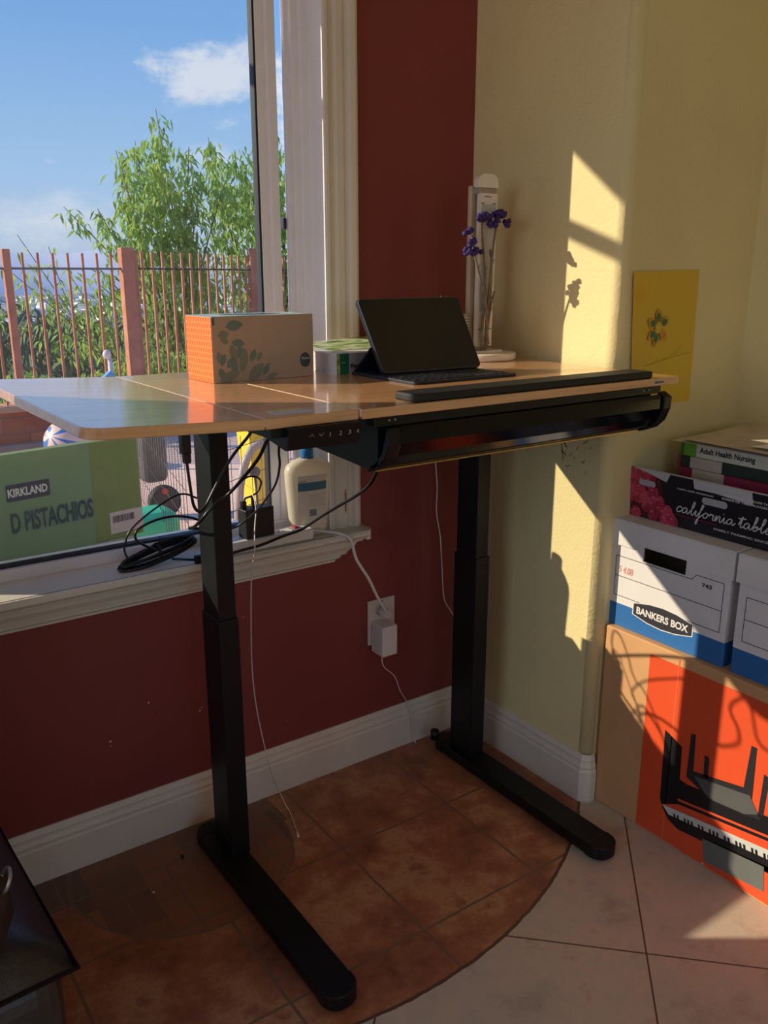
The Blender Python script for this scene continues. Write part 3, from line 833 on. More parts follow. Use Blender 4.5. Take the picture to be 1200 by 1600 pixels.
for a, b_ in zip(rings, rings[1:]):
    for k in range(28):
        f = mb.bm.faces.new([a[k], a[(k + 1) % 28], b_[(k + 1) % 28], b_[k]]); f.smooth = True
mb.bm.faces.new(rings[0][::-1]); mb.bm.faces.new(rings[-1])
def milky():
    m, nt, b = newmat('milky_plastic'); b.inputs['Base Color'].default_value = srgb(236, 228, 212); b.inputs['Roughness'].default_value = .35
    b.inputs['Subsurface Weight'].default_value = 0.0
    t = nt.node('ShaderNodeBsdfTranslucent'); t.inputs[0].default_value = srgb(240, 230, 205)
    mx = nt.node('ShaderNodeMixShader'); mx.inputs[0].default_value = .35; nt.l.new(b.outputs[0], mx.inputs[1]); nt.l.new(t.outputs[0], mx.inputs[2])
    nt.l.new(mx.outputs[0], m.node_tree.nodes['Material Output'].inputs[0]); return m
bb = obj('bottle_body', mb, milky(), bt)
mb = MB(); mb.lathe([(0, .199), (.0165, .199), (.0165, .226), (.015, .229), (0, .229)], (0, 0, 0), 28, xf=BX); obj('cap', mb, mat('blue_cap', srgb(36, 120, 190), .35), bt)
def bquad(x0, x1, z0, z1, d=.0006, n=8):
    def half(z):
        for (w0, d0, za), (w1, d1, zb) in zip(prf, prf[1:]):
            if za <= z <= zb: t = (z - za) / (zb - za); return w0 + (w1 - w0) * t, d0 + (d1 - d0) * t
        return prf[-1][:2]
    m_ = MB(); grid = []
    for j in range(5):
        z = z0 + (z1 - z0) * j / 4; w_, d_ = half(z); row = []
        for i in range(n + 1):
            x = x0 + (x1 - x0) * i / n; c = min(.999, abs(x / w_)); y = -d_ * (1 - c ** 2.6) ** (1 / 2.6) - d
            row.append(m_.bm.verts.new(BX @ Vector((x, y, z))))
        grid.append(row)
    for j in range(4):
        for i in range(n):
            f = m_.bm.faces.new([grid[j][i], grid[j][i + 1], grid[j + 1][i + 1], grid[j + 1][i]]); f.smooth = True
    return m_
lab = obj('label_panel', bquad(-.038, .042, .022, .160, .0004), mat('off_white_label', srgb(222, 212, 196), .5), bt)
obj('blue_label_band', bquad(-.038, .042, .120, .142, .0008), mat('teal_label', srgb(52, 112, 136), .45), lab)
mb = bquad(-.008, .012, .052, .070, .0009); obj('barcode_patch', mb, mat('barcode_grey', srgb(120, 130, 134), .5, var=.4, vscale=400), lab)
mb = MB()
for k in range(7): join(mb, bquad(-.008, .040 - (k % 3) * .006, .078 + k * .005, .0788 + k * .005, .001, 3))
obj('label_lines', mb, mat('grey_lines', srgb(170, 164, 152), .6), lab)
xd = BX.to_3x3() @ Vector((1, 0, 0))
tx = text('Lubriderm', BX @ Vector((-.037, -.0285, .145)), xd, (0, 0, 1), .022, .003, .001, .02); obj('brand_lettering', tx, mat('dark_ink', srgb(70, 66, 64), .5), lab)

# power strip
ps = root('power_strip', 'white power strip with red switch lying on the window sill', 'power strip', (-0.76, -0.03, 0.727))
mb = MB(); mb.box(-0.835, -0.556, -0.062, -0.010, 0.727, 0.757, .006, 3); stp = obj('housing', mb, M['white'], ps)
mb = MB(); mb.box(-0.602, -0.590, -0.044, -0.026, 0.757, 0.7625, .0015); obj('red_switch', mb, mat('red_switch', srgb(170, 30, 36), .3), stp)
mb = MB(); mb.box(-0.614, -0.578, -0.052, -0.018, 0.757, 0.7585, .0005); obj('switch_bezel', mb, mat('grey_bezel', srgb(150, 150, 156), .4), stp)
for xo in (-.80, -.64):
    mb = MB(); mb.box(xo - .008, xo - .005, -.045, -.037, .7565, .7573); mb.box(xo + .005, xo + .008, -.045, -.037, .7565, .7573); mb.tube([(xo, -.028, .756), (xo, -.028, .7574)], .0025, 10)
    obj('socket', mb, mat('socket_dark', srgb(50, 48, 46), .6), stp)
I = [(-0.556, -0.034, 0.743), (-0.535, -0.034, 0.740), (-0.508, -0.040, 0.7335), (-0.483, -0.072, 0.731), (-0.462, -0.088, 0.715), (-0.448, -0.092, 0.661), (-0.41, -0.092, 0.599), (-0.372, -0.08, 0.533), (-0.330, -0.062, 0.474), (-0.307, -0.035, 0.455)]
mb = MB(); mb.tube(spline(I, 6), .0042, 10); obj('power_cord', mb, M['white'], ps)
mb = MB(); mb.tube([(-0.307, -0.040, 0.452), (-0.311, -0.004, 0.456)], .013, 18); obj('plug', mb, mat('white_plug', srgb(210, 200, 190), .4), ps)

# black wall-wart on the strip
ch = root('usb_charger', 'black cube charger with two cables plugged in, standing on the power strip', 'charger', (-0.700, -0.035, 0.757))
XC = Matrix.Translation((-0.705, -0.036, 0.757)) @ Matrix.Rotation(radians(4), 4, 'Z')
mb = MB(); mb.box(-.040, .040, -.020, .020, 0, .074, .003, 2, xf=XC); obj('charger_body', mb, mat('matt_black', srgb(22, 23, 26), .5), ch)
mb = MB(); mb.box(-.041, -.029, -.008, .004, .0742, .094, .001, 2, xf=XC); mb.box(-.013, -.007, -.008, .0, .0742, .100, .001, 2, xf=XC); obj('cable_plug', mb, M['blkp'], ch)

# outlet cover and white adapter
ol = root('wall_outlet', 'beige outlet cover on the red wall below the sill', 'outlet', (-0.306, 0, 0.42))
mb = MB(); mb.box(-0.353, -0.260, -0.006, 0.0, 0.355, 0.490, .0025, 2); obj('cover_plate', mb, mat('beige_plate', srgb(214, 200, 186), .4), ol)
mb = MB(); mb.tube([(-0.3065, -.0055, .482), (-0.3065, -.0072, .482)], .003, 10); obj('screw', mb, mat('screw_grey', srgb(90, 80, 72), .4), ol)
mb = MB(); mb.lathe([(0, 0), (.017, 0), (.017, .002), (0, .002)], (0, 0, 0), 24, xf=Matrix.Translation((-0.311, -.006, .456)) @ Matrix.Rotation(pi / 2, 4, 'X')); obj('socket_face', mb, mat('socket_face', srgb(180, 164, 150), .4), ol)
ad = root('power_adapter', 'white rectangular power adapter plugged into the lower socket of the wall outlet', 'adapter', (-0.316, -0.03, 0.36))
mb = MB(); mb.box(-0.345, -0.293, -0.066, -0.0075, 0.338, 0.428, .004, 3); obj('adapter_body', mb, mat('white_adapter', srgb(222, 212, 206), .35), ad)
J = [(-0.324, -0.036, 0.339), (-0.324, -0.032, 0.318), (-0.315, -0.03, 0.289), (-0.274, -0.026, 0.245), (-0.253, -0.024, 0.193), (-0.225, -0.020, 0.146), (-0.21, -0.021, 0.10), (-0.205, -0.024, 0.03), (-0.200, -0.035, 0.004)]
mb = MB(); mb.tube(spline(J, 6), .0014, 7); obj('adapter_wire', mb, M['white'], ad)

mb = MB(); mb.blob((-.985, -.120, .003), (.004, .008, .003), 2, jit=.3); obj('dark_crumb', mb, mat('dark_crumb', srgb(30, 22, 20), .8), label='tiny dark crumb on the floor tiles left of the left desk leg', cat='crumb', loc=(-.985, -.12, 0))
mb = MB(); mb.blob((-1.088, -.200, .002), (.004, .003, .002), 2, jit=.3); obj('white_crumb', mb, mat('white_crumb', srgb(210, 200, 190), .8), label='tiny white crumb on the floor tiles between seat and left desk leg', cat='crumb', loc=(-1.088, -.2, 0))
# loose cables


def cable(name, pts, r, m, label, cat='cable', n=7, extra=None, kinds='cable'):
    p = spline(pts, n)
    if extra is None:
        mb = MB(); mb.tube(p, r, 8); return obj(name, mb, m, label=label, cat=cat, loc=pts[0])
    rt = root(name, label, cat, pts[0]); mb = MB(); mb.tube(p, r, 8); obj('wire', mb, m, rt)
    for en, emb in extra: obj(en, emb, m, rt)
    return rt


A = [(-0.989, -0.32, 1.029), (-0.985, -0.32, 0.979), (-0.976, -0.31, 0.937), (-0.96, -0.3, 0.919), (-0.942, -0.29, 0.927), (-0.922, -0.29, 0.958), (-0.898, -0.29, 0.995), (-0.88, -0.3, 1.027), (-0.864, -0.33, 1.063), (-0.865, -0.37, 1.090), (-0.871, -0.42, 1.105), (-0.885, -0.50, 1.115), (-0.915, -0.60, 1.135), (-0.93, -0.655, 1.145)]
e = MB(); e.box(-0.9975, -0.9835, -0.327, -0.313, 1.082, 1.139, .002); e.box(-1.000, -0.981, -0.330, -0.310, 1.045, 1.088, .003); e.box(-0.996, -0.981, -0.327, -0.313, 1.026, 1.048, .003)
cable('controller_cable', A, .0032, M['cableblk'], 'black cable with a connector hanging left of the left desk leg', extra=[('connector', e)])
B = [(-0.93, -0.65, 1.138), (-0.885, -0.50, 1.100), (-0.879, -0.45, 1.080), (-0.868, -0.38, 1.027), (-0.874, -0.27, 0.944), (-0.918, -0.262, 0.912), (-0.936, -0.25, 0.887), (-0.934, -0.2, 0.858), (-0.915, -0.13, 0.835), (-0.86, -0.10, 0.815), (-0.82, -0.09, 0.79), (-0.80, -0.075, 0.765)]
cable('desk_power_cable', B, .0036, M['cableblk'], 'black cable running down from the control panel across the left desk leg')
F = [(-0.90, -0.58, 1.130), (-0.861, -0.47, 1.095), (-0.840, -0.42, 1.049), (-0.818, -0.38, 1.01), (-0.788, -0.3, 0.95), (-0.766, -0.2, 0.887), (-0.755, -0.12, 0.838), (-0.769, -0.072, 0.803), (-0.80, -0.066, 0.790), (-0.83, -0.07, 0.765)]
cable('thin_grey_cable', F, .0026, M['cableblk'], 'black cable curving down between the black charger and the lotion bottle')
G = [(-0.728, -0.62, 1.062), (-0.728, -0.6, 1.035), (-0.715, -0.55, 0.991), (-0.683, -0.45, 0.942), (-0.647, -0.33, 0.89), (-0.62, -0.2, 0.828), (-0.611, -0.095, 0.771), (-0.657, -0.082, 0.758), (-0.719, -0.084, 0.747), (-0.78, -0.090, 0.745), (-0.84, -0.09, 0.738), (-0.87, -0.06, 0.732)]
cable('drawer_cable', G, .0036, M['cableblk'], 'black cable sweeping from the black drawer down to the window sill')
H = [(-0.715, -0.037, 0.858), (-0.714, -0.042, 0.862), (-0.718, -0.060, 0.852), (-0.723, -0.072, 0.826), (-0.737, -0.09, 0.787), (-0.749, -0.11, 0.746), (-0.76, -0.11, 0.684), (-0.766, -0.11, 0.586), (-0.765, -0.10, 0.446), (-0.759, -0.10, 0.339), (-0.742, -0.10, 0.224), (-0.725, -0.11, 0.125), (-0.690, -0.10, 0.03), (-0.682, -0.115, 0.004), (-0.692, -0.150, 0.003), (-0.705, -0.193, 0.003)]
e = MB(); e.tube([(-0.705, -0.193, .0035), (-0.714, -0.218, .0035)], .003, 8, radii=[.0018, .0034])
cable('charging_cable', H, .0016, M['white'], 'thin white cable hanging from the charger to the floor behind the left leg', extra=[('tip', e)])
K = [(-0.135, -0.035, 1.10), (-0.139, -0.030, 0.95), (-0.139, -0.03, 0.884), (-0.130, -0.03, 0.799), (-0.131, -0.03, 0.724), (-0.115, -0.03, 0.644), (-0.106, -0.03, 0.544), (-0.096, -0.03, 0.451), (-0.068, -0.03, 0.403), (-0.046, -0.03, 0.363), (-0.030, -0.03, 0.30), (-0.03, -0.03, 0.15), (-0.03, -0.03, 0.004)]
cable('thin_wall_cable', K, .0016, M['white'], 'thin white cable hanging beside the right desk leg against the red wall')
# coiled extension lead on the sill
co = root('coiled_cable', 'coiled black power lead lying on the window sill left of the desk leg', 'cable', (-0.95, -0.01, 0.727))
ctr = Vector((-0.95, -0.012, 0.752)); ax = Vector((0.094, 0.010, 0.018)); bx = Vector((0.0, 0.020, 0.010))
mb = MB(); pts = []
for k in range(0, 7 * 20):
    t = k / 20 * 2 * pi; lp = k / 20
    s1 = 1 - .05 * sin(lp * 2.3); s2 = 0.55 + .14 * (lp % 3.3)
    zz = .007 * sin(lp * 1.9 + 1)
    p = ctr + ax * cos(t) * s1 + bx * sin(t) * s2 + Vector((0, .004 * cos(lp * 1.3), zz))
    p.z = max(p.z, .7305); pts.append(p)
mb.tube(pts, .0040, 8); obj('coil', mb, M['cableblk'], co)
mb = MB(); mb.tube([ctr + Vector((0, -.022, -.012)), ctr + Vector((.002, -.004, .016)), ctr + Vector((.004, .02, .012))], .0035, 8); mb.tube([ctr + Vector((.004, .0, .012)), ctr + Vector((.006, -.002, .040))], .001, 5); obj('twist_tie', mb, M['blkp'], co)
D = [(-1.02, -0.022, 0.742), (-1.030, -0.02, 0.770), (-1.028, -0.02, 0.790), (-1.012, -0.02, 0.821), (-0.964, -0.02, 0.855), (-0.908, -0.02, 0.882), (-0.877, -0.02, 0.885), (-0.847, -0.03, 0.872), (-0.805, -0.04, 0.874), (-0.773, -0.05, 0.887), (-0.733, -0.05, 0.911), (-0.708, -0.05, 0.909), (-0.695, -0.05, 0.896), (-0.699, -0.045, 0.874), (-0.714, -0.04, 0.861), (-0.733, -0.04, 0.857), (-0.739, -0.04, 0.845)]
mb = MB(); mb.tube(spline(D, 6), .0024, 8); obj('loose_lead', mb, M['cableblk'], co)
Eh = [(-0.960, -0.03, 0.765), (-0.990, -0.03, 0.784), (-1.006, -0.03, 0.801), (-1.0, -0.03, 0.821), (-0.961, -0.03, 0.836), (-0.915, -0.03, 0.839), (-0.873, -0.04, 0.831), (-0.838, -0.05, 0.81), (-0.823, -0.05, 0.784), (-0.815, -0.04, 0.762)]
mb = MB(); mb.tube(spline(Eh, 6), .0030, 8); obj('loose_loop', mb, M['cableblk'], co)
mb = MB(); mb.box(-0.885, -0.835, -0.079, -0.064, .7275, .748, .003); obj('plug', mb, M['blkp'], co)
mb = MB(); mb.tube([(-0.93, -0.045, .742), (-.885, -.071, .738)], .003, 8); obj('plug_lead', mb, M['cableblk'], co)

# ---------------------------------------------------------------- pinned drawing
dw = root('childs_drawing', 'yellow sheet with a child\'s crayon flower drawing stuck on the wall behind the desk', 'drawing', (0.17, -0.527, 1.23))
def yellow_paper():
    m, nt, b = newmat('yellow_drawing_paper'); oc = nt.obj(); x, y, z = nt.xyz(oc)
    sp = (((x + .105) * (x + .105)) + ((z - .105) * (z - .105))).sqrt()
    f = nt.smooth(sp + (nt.noise(oc, 60, 3) - .5) * .03, .032, .008)
    nt.put(b.inputs['Base Color'], nt.mix(f * .7, srgb(224, 186, 62), srgb(222, 168, 20))); b.inputs['Roughness'].default_value = .7; return m
mb = MB(); N = 8
cor = [(0.062, 1.070), (0.299, 1.066), (0.290, 1.392), (0.037, 1.386)]
def PD(u, v, d=0):
    a = Vector((cor[0][0], 0, cor[0][1])).lerp(Vector((cor[1][0], 0, cor[1][1])), u); b_ = Vector((cor[3][0], 0, cor[3][1])).lerp(Vector((cor[2][0], 0, cor[2][1])), u)
    p = a.lerp(b_, v); p.y = -0.5262 - .004 * (1 - u) ** 3 - .003 * abs(v - .5) * (1 - u) - d; return p
for i in range(N):
    for j in range(N): mb.face([PD(i / N, j / N), PD((i + 1) / N, j / N), PD((i + 1) / N, (j + 1) / N), PD(i / N, (j + 1) / N)])
sh = obj('paper', mb, yellow_paper(), dw, smooth=True)
fc = Vector((0.143, 0, 1.2560))
def flat(mbx, pts, d=.0006): mbx.face([(x, -0.5300 - d - .0035 * (1 - (x - .04) / .26) ** 3, z) for x, z in pts])
mo, mgn, my = MB(), MB(), MB()
for a in (95, 30, 155, 215, 255, 320):
    a = radians(a); c = (fc.x + .026 * cos(a), fc.z + .027 * sin(a))
    L_ = leaf2d(c[0] - .016 * cos(a), c[1] - .016 * sin(a), .036, .013, a); flat(mo, L_, .0004)
    if a != radians(320): L_ = leaf2d(c[0] - .012 * cos(a), c[1] - .012 * sin(a), .022, .0095, a); flat(mgn, L_, .0007)
flat(my, [(fc.x + .013 * cos(k / 14 * 2 * pi), fc.z + .014 * sin(k / 14 * 2 * pi)) for k in range(14)], .001)
obj('crayon_petal_outlines', mo, mat('crayon_orange', srgb(206, 128, 44), .8, c2=srgb(214, 168, 60), vscale=120), sh)
obj('crayon_petals', mgn, mat('crayon_green', srgb(50, 118, 82), .8, c2=srgb(84, 128, 80), vscale=200), sh)
obj('flower_centre', my, mat('crayon_yellow', srgb(216, 184, 70), .8), sh)
mb = MB()
for pth in ([(0.10, 1.165), (0.16, 1.176), (0.22, 1.184), (0.28, 1.190)], [(0.20, 1.186), (0.225, 1.196), (0.245, 1.212)], [(.07, 1.165), (.075, 1.185), (.08, 1.166), (.085, 1.187)], [(.095, 1.170), (.10, 1.184), (.108, 1.172)]):
    for a, b_ in zip(pth, pth[1:]): mb.face([(a[0], -.5312, a[1]), (b_[0], -.5312, b_[1]), (b_[0], -.5312, b_[1] + .0012), (a[0], -.5312, a[1] + .0012)])
obj('pencil_lines', mb, mat('pencil_olive', srgb(160, 140, 50), .8), sh)
# pinkish scribble on the yellow wall
mb = MB()
sc_ = [(-.375, .985), (-.385, .965), (-.372, .945), (-.390, .935), (-.380, .92), (-.37, .975), (-.392, .955), (-.376, .93)]
for a, b_ in zip(sc_, sc_[1:]): mb.face([(-.0006, a[0], a[1]), (-.0006, b_[0], b_[1]), (-.0006, b_[0] - .002, b_[1] + .0025), (-.0006, a[0] - .002, a[1] + .0025)])
for k in range(22):
    a = Vector((-.0006, random.uniform(-.49, -.39), random.uniform(.90, .985))); d = Vector((0, random.uniform(-.012, .012), random.uniform(-.012, .012)))
    mb.face([a, a + d, a + d + Vector((0, .001, .0015)), a + Vector((0, .001, .0015))])
obj('wall_scribble', mb, mat('maroon_scribble', srgb(120, 70, 70), .8), label='maroon crayon scribble on the yellow wall just below the desk', cat='scribble', kind=None, loc=(0, -.42, .94))

# ---------------------------------------------------------------- boxes on the right
pb = root('piano_carton', 'long brown cardboard carton with orange panel picturing a keyboard, standing on the floor', 'box', (0.24, -1.15, 0))
PX = 0.030
def card(name, c, rough=.75): return mat(name, c, rough, var=.05, vscale=5, bump=.06, bscale=120)
M['card'] = card('brown_cardboard', srgb(206, 156, 108))
mb = MB(); mb.box(PX, 0.440, -1.80, -0.535, 0.0, 0.512, .004, 2); pbb = obj('carton_body', mb, M['card'], pb)
def onp(pts, d):  # polygon on the carton front, (y,z)
    return [(PX - d, y, z) for y, z in pts]
def pmesh(polys, d):
    m_ = MB()
    for p in polys:
        f = m_.face(onp(p, d)); f.normal_update()
        if f.normal.x > 0: f.normal_flip()
    return m_
obj('orange_print', pmesh([[(-.677, .006), (-.675, .484), (-1.795, .484), (-1.795, .006)]], .0004), mat('orange_red_print', srgb(226, 84, 44), .45), pbb)
dark = mat('print_black', srgb(26, 26, 30), .4); greyp = mat('print_grey', srgb(92, 92, 92), .4)
obj('keyboard_picture', pmesh([
    [(-.738, .306), (-.789, .283), (-.792, .196), (-.815, .193), (-1.30, .262), (-1.30, .205), (-.795, .128), (-.748, .102), (-.742, .115)],
    [(-.748, .100), (-1.40, .196), (-1.40, .126), (-.800, .060), (-.770, .072)],
    [(-.870, .079), (-.868, .070), (-1.10, .095), (-1.10, .110)]], .0008), dark, pbb)
obj('music_rest_picture', pmesh([
    [(-.810, .329), (-.822, .332), (-.826, .236), (-.955, .262), (-.961, .371), (-.974, .371), (-.978, .232), (-1.005, .205), (-.965, .196), (-.880, .186), (-.809, .212)],
    [(-.851, .292), (-.863, .292), (-.866, .235), (-.853, .238)], [(-.998, .318), (-1.011, .315), (-1.008, .215), (-.996, .220)]], .0012), mat('print_charcoal', srgb(44, 44, 46), .4), pbb)
obj('music_rest_ledge_picture', pmesh([[(-.830, .225), (-.972, .250), (-.996, .215), (-.965, .198), (-.890, .190), (-.868, .192)]], .0016), greyp, pbb)
obj('pedal_panel_picture', pmesh([[(-.869, .076), (-1.026, .096), (-1.033, .034), (-.879, .018)]], .0012), mat('print_steel', srgb(108, 112, 110), .4), pbb)
obj('white_keys_picture', pmesh([[(-.751, .104), (-1.40, .196), (-1.40, .168), (-.772, .086)]], .0020), mat('print_white', srgb(206, 208, 204), .4), pbb)
pk = []
for k in range(60):
    if k % 7 in (2, 6): continue
    y = -.785 - k * .0098; t = (-y - .751) / .649; zt = .104 + t * .092 - .012
    pk.append([(y, zt), (y - .0055, zt + .0008), (y - .0085, zt - .011), (y - .0030, zt - .012)])
obj('black_keys_picture', pmesh(pk, .0024), dark, pbb)
obj('orange_slot_picture', pmesh([[(-.792, .143), (-1.40, .234), (-1.40, .228), (-.794, .137)]], .0016), mat('orange_red_slot', srgb(226, 84, 44), .45), pbb)
obj('logo_speck', pmesh([[(-.872, -.0 + .012), (-.880, .013), (-.882, .009), (-.874, .007)]], .0012), mat('print_beige', srgb(222, 190, 150), .5), pbb)
mb = MB(); mb.box(PX - .0008, PX, -.760, -.757, .006, .5); obj('fold_line', mb, mat('fold_orange', srgb(236, 110, 66), .5), pbb)


def greek():
    m, nt, b = newmat('blue_maze_print'); oc = nt.obj(); x, y, z = nt.xyz(oc)
    u = y + x; a = nt.math('FRACT', u / .022 + 20) - .5; c = nt.math('FRACT', z / .022 + 20) - .5
    r = a.abs().max(c.abs()); ln_ = nt.math('FRACT', r * 6.0 + .1).lt(.34)
    nt.put(b.inputs['Base Color'], nt.mix(ln_ * .5, srgb(40, 104, 172), srgb(66, 126, 188))); b.inputs['Roughness'].default_value = .5; return m


M['maze'] = greek(); M['boxw'] = card('white_board', srgb(226, 222, 222), .6); M['ink'] = mat('black_ink_line', srgb(44, 44, 54), .6)


def storage_box(name, label, y0, x0, full, rz=0.0):
    W_, D_, H_ = .340, .385, .278
    rt = root(name, label, 'box', (x0 + D_ / 2, y0 - W_ / 2, .512), 'white lidded storage boxes')
    z0 = .512; yb0, yb1 = y0 - .008, y0 - .008 - W_
    xf = Matrix.Translation((x0, y0, 0)) @ Matrix.Rotation(rz, 4, 'Z') @ Matrix.Translation((-x0, -y0, 0))
    X_ = x0 + .006
    mb = MB()
    # front panel with hand hole as frame of boxes, other sides plain
    hy0, hy1, hz0, hz1 = yb0 - .100, yb0 - .222, z0 + .190, z0 + .226
    mb.box(X_, X_ + .004, yb1, hy1, z0 + .061, z0 + H_, xf=xf); mb.box(X_, X_ + .004, hy0, yb0, z0 + .061, z0 + H_, xf=xf)
    mb.box(X_, X_ + .004, hy1, hy0, z0 + .061, hz0, xf=xf); mb.box(X_, X_ + .004, hy1, hy0, hz1, z0 + H_, xf=xf)
    mb.box(X_ + .004, x0 + D_, yb1, yb1 + .004, z0 + .061, z0 + H_, xf=xf); mb.box(X_ + .004, x0 + D_, yb0 - .004, yb0, z0 + .061, z0 + H_, xf=xf); mb.box(x0 + D_ - .004, x0 + D_, yb1 + .004, yb0 - .004, z0 + .061, z0 + H_, xf=xf)
    bd_ = obj('box_body', mb, M['boxw'], rt)
    mb = MB(); mb.box(X_, x0 + D_, yb1, yb0, z0, z0 + .061, .0015, 1, xf=xf); obj('blue_band', mb, M['maze'], bd_)
    lx0 = x0
    mb = MB(); mb.box(lx0, x0 + D_ + .006, yb1 - .007, yb0 + .007, z0 + H_, z0 + H_ + .004, .001, 1, xf=xf)
    lo = z0 + H_ - .062
    mb.box(lx0, lx0 + .003, hy0 + .016, yb0 + .007, lo, z0 + H_, xf=xf); mb.box(lx0, lx0 + .003, yb1 - .007, hy1 - .006, lo, z0 + H_, xf=xf); mb.box(lx0, lx0 + .003, hy1 - .006, hy0 + .016, lo + .016, z0 + H_, xf=xf)
    mb.box(lx0 + .003, x0 + D_ + .006, yb1 - .007, yb1 - .004, lo, z0 + H_, xf=xf); mb.box(lx0 + .003, x0 + D_ + .006, yb0 + .004, yb0 + .007, lo, z0 + H_, xf=xf); mb.box(x0 + D_ + .003, x0 + D_ + .006, yb1 - .004, yb0 + .004, lo, z0 + H_, xf=xf)
    ld = obj('lid', mb, M['boxw'], rt)
    # printed form lines
    def stroke(m_, pts, wd=.0016):
        for a, b_ in zip(pts, pts[1:]):
            a = Vector((0, a[0], a[1])); b_ = Vector((0, b_[0], b_[1])); t = (b_ - a).normalized(); n = Vector((0, -t.z, t.y)) * wd / 2
            q = [a - n, b_ - n, b_ + n, a + n]; q = [xf @ Vector((X_ - .0006, v.y, v.z)) for v in q]
            f = m_.face(q); f.normal_update()
            if f.normal.x > 0: f.normal_flip()
    mb = MB(); fy = lambda v: yb0 - v; fz = lambda v: z0 + v
    stroke(mb, [(fy(.020), fz(.190)), (fy(.238), fz(.190)), (fy(.250), fz(.203)), (fy(.324), fz(.203)), (fy(.324), fz(.084)), (fy(.020), fz(.094)), (fy(.020), fz(.190))] if False else [(fy(.020), fz(.186)), (fy(.240), fz(.186)), (fy(.252), fz(.200)), (fy(.324), fz(.200)), (fy(.324), fz(.082)), (fy(.020), fz(.082)), (fy(.020), fz(.186))])
    stroke(mb, [(fy(.020), fz(.134)), (fy(.324), fz(.134))])
    obj('form_lines', mb, M['ink'], bd_)
    Xd = xf.to_3x3() @ Vector((0, -1, 0))
    tx = text('743', xf @ Vector((X_ - .0004, fy(.268), fz(.176))), Xd, (0, 0, 1), .026, .010, .0004, .03); obj('box_number', tx, M['ink'], bd_)
    if full:
        b_ = MB(); cy_, cz_ = fy(.170), fz(.062)
        bp = [(-.085, -.014), (-.04, -.024), (0, -.027), (.04, -.024), (.085, -.014), (.085, .014), (.04, .024), (0, .027), (-.04, .024), (-.085, .014)]
        f = b_.face([xf @ Vector((X_ - .0010, cy_ - u, cz_ + v)) for u, v in bp]); bdg = obj('brand_badge', b_, M['ink'], bd_)
        b_ = MB(); f = b_.face([xf @ Vector((X_ - .0008, cy_ - u * 1.035, cz_ + v * 1.10)) for u, v in bp]); obj('badge_border', b_, M['boxw'], bdg)
        b_ = MB(); bb_ = MB()
        tx = text('BANKERS BOX', xf @ Vector((X_ - .0012, cy_ + .075, cz_ - .0095)), Xd, (0, 0, 1), .150, .019, .0006, .035); obj('badge_lettering', tx, M['boxw'], bdg)
        tx = text('$ ill', xf @ Vector((X_ - .0004, fy(.030), fz(.146))), Xd, (0, 0, 1), .044, .018, .0004, .0, .25) if False else text('5 4.08', xf @ Vector((X_ - .0004, fy(.030), fz(.144))), Xd, (0, .0, 1), .044, .018, .0005, .0, .2)
        obj('red_handwriting', tx, mat('red_pen', srgb(226, 140, 130), .7), bd_)
    return rt


storage_box('storage_box', 'white lidded storage box with blue base nearest the corner, badge on its front', -.507, .043, True)
storage_box('storage_box', 'white lidded storage box with blue base cut off by the right edge of the photo', -.868, .043, False)

# grape carton
gc = root('grape_carton', 'black open-topped produce carton printed with red grapes, lying on the storage boxes', 'box', (0.26, -.75, .794))
GX, GZ, GY0, GY1 = .100, .795, -.515, -1.02
M['gcb'] = mat('black_glossy_board', srgb(24, 24, 32), .4, coat=.1)
GT = .125
lean = Matrix.Translation((GX, 0, GZ)) @ Matrix.Rotation(radians(-4), 4, 'Y') @ Matrix.Translation((-GX, 0, -GZ))
mb = MB()
mb.box(GX, GX + .004, GY1, GY0, GZ, GZ + GT, xf=lean); mb.box(GX + .33, GX + .334, GY1, GY0, GZ, GZ + GT - .01); mb.box(GX, GX + .33, GY0 - .004, GY0, GZ, GZ + GT - .005); mb.box(GX, GX + .33, GY1, GY1 + .004, GZ, GZ + GT); mb.box(GX, GX + .33, GY1, GY0, GZ, GZ + .004)
gcb = obj('carton_walls', mb, M['gcb'], gc)
def gp(y, z, d=.0008): return lean @ Vector((GX - d, GY0 - y, GZ + z))
# white lining flaps folded over the rim
mb = MB(); mb.face([gp(.016, GT + .002, .003), gp(.128, GT + .002, .003), gp(.118, GT - .020, .003), gp(.060, GT - .006, .003)]); mb.face([gp(.190, GT + .001, .002), gp(.340, GT + .001, .002), gp(.345, GT - .028, .003), gp(.250, GT - .020, .003), gp(.195, GT - .020, .003)])
mb.box(GX, GX + .006, GY1, GY0 - .015, GZ + GT, GZ + GT + .0015, xf=lean)
obj('white_flap', mb, mat('white_liner', srgb(190, 188, 192), .6), gcb)
red = mat('grape_red', srgb(150, 30, 56), .35, c2=srgb(200, 70, 96), vscale=40)
mb = MB(); gr = [(.010, .112), (.030, .115), (.052, .112), (.072, .112), (.018, .092), (.046, .094), (.068, .095), (.014, .070), (.040, .074), (.010, .050), (.036, .052), (.060, .056), (.080, .070), (.085, .052), (.062, .034), (.078, .036), (.098, .050), (.100, .030), (.082, .016), (.112, .024), (.122, .032), (.130, .018), (.140, .010), (.030, .010), (.118, .010)]
rmats = 0
for i, (y, z) in enumerate(gr):
    r_ = .0160; n = 20; d = .001 + i * .00006
    mb.face([gp(y + r_ * cos(2 * pi * k / n), min(z + r_ * 1.05 * sin(2 * pi * k / n), GT - .001), d) for k in range(n)])
for f in mb.bm.faces:
    f.normal_update()
    if f.normal.x > 0: f.normal_flip()
grp = obj('grapes_print', mb, red, gcb)
mb = MB()
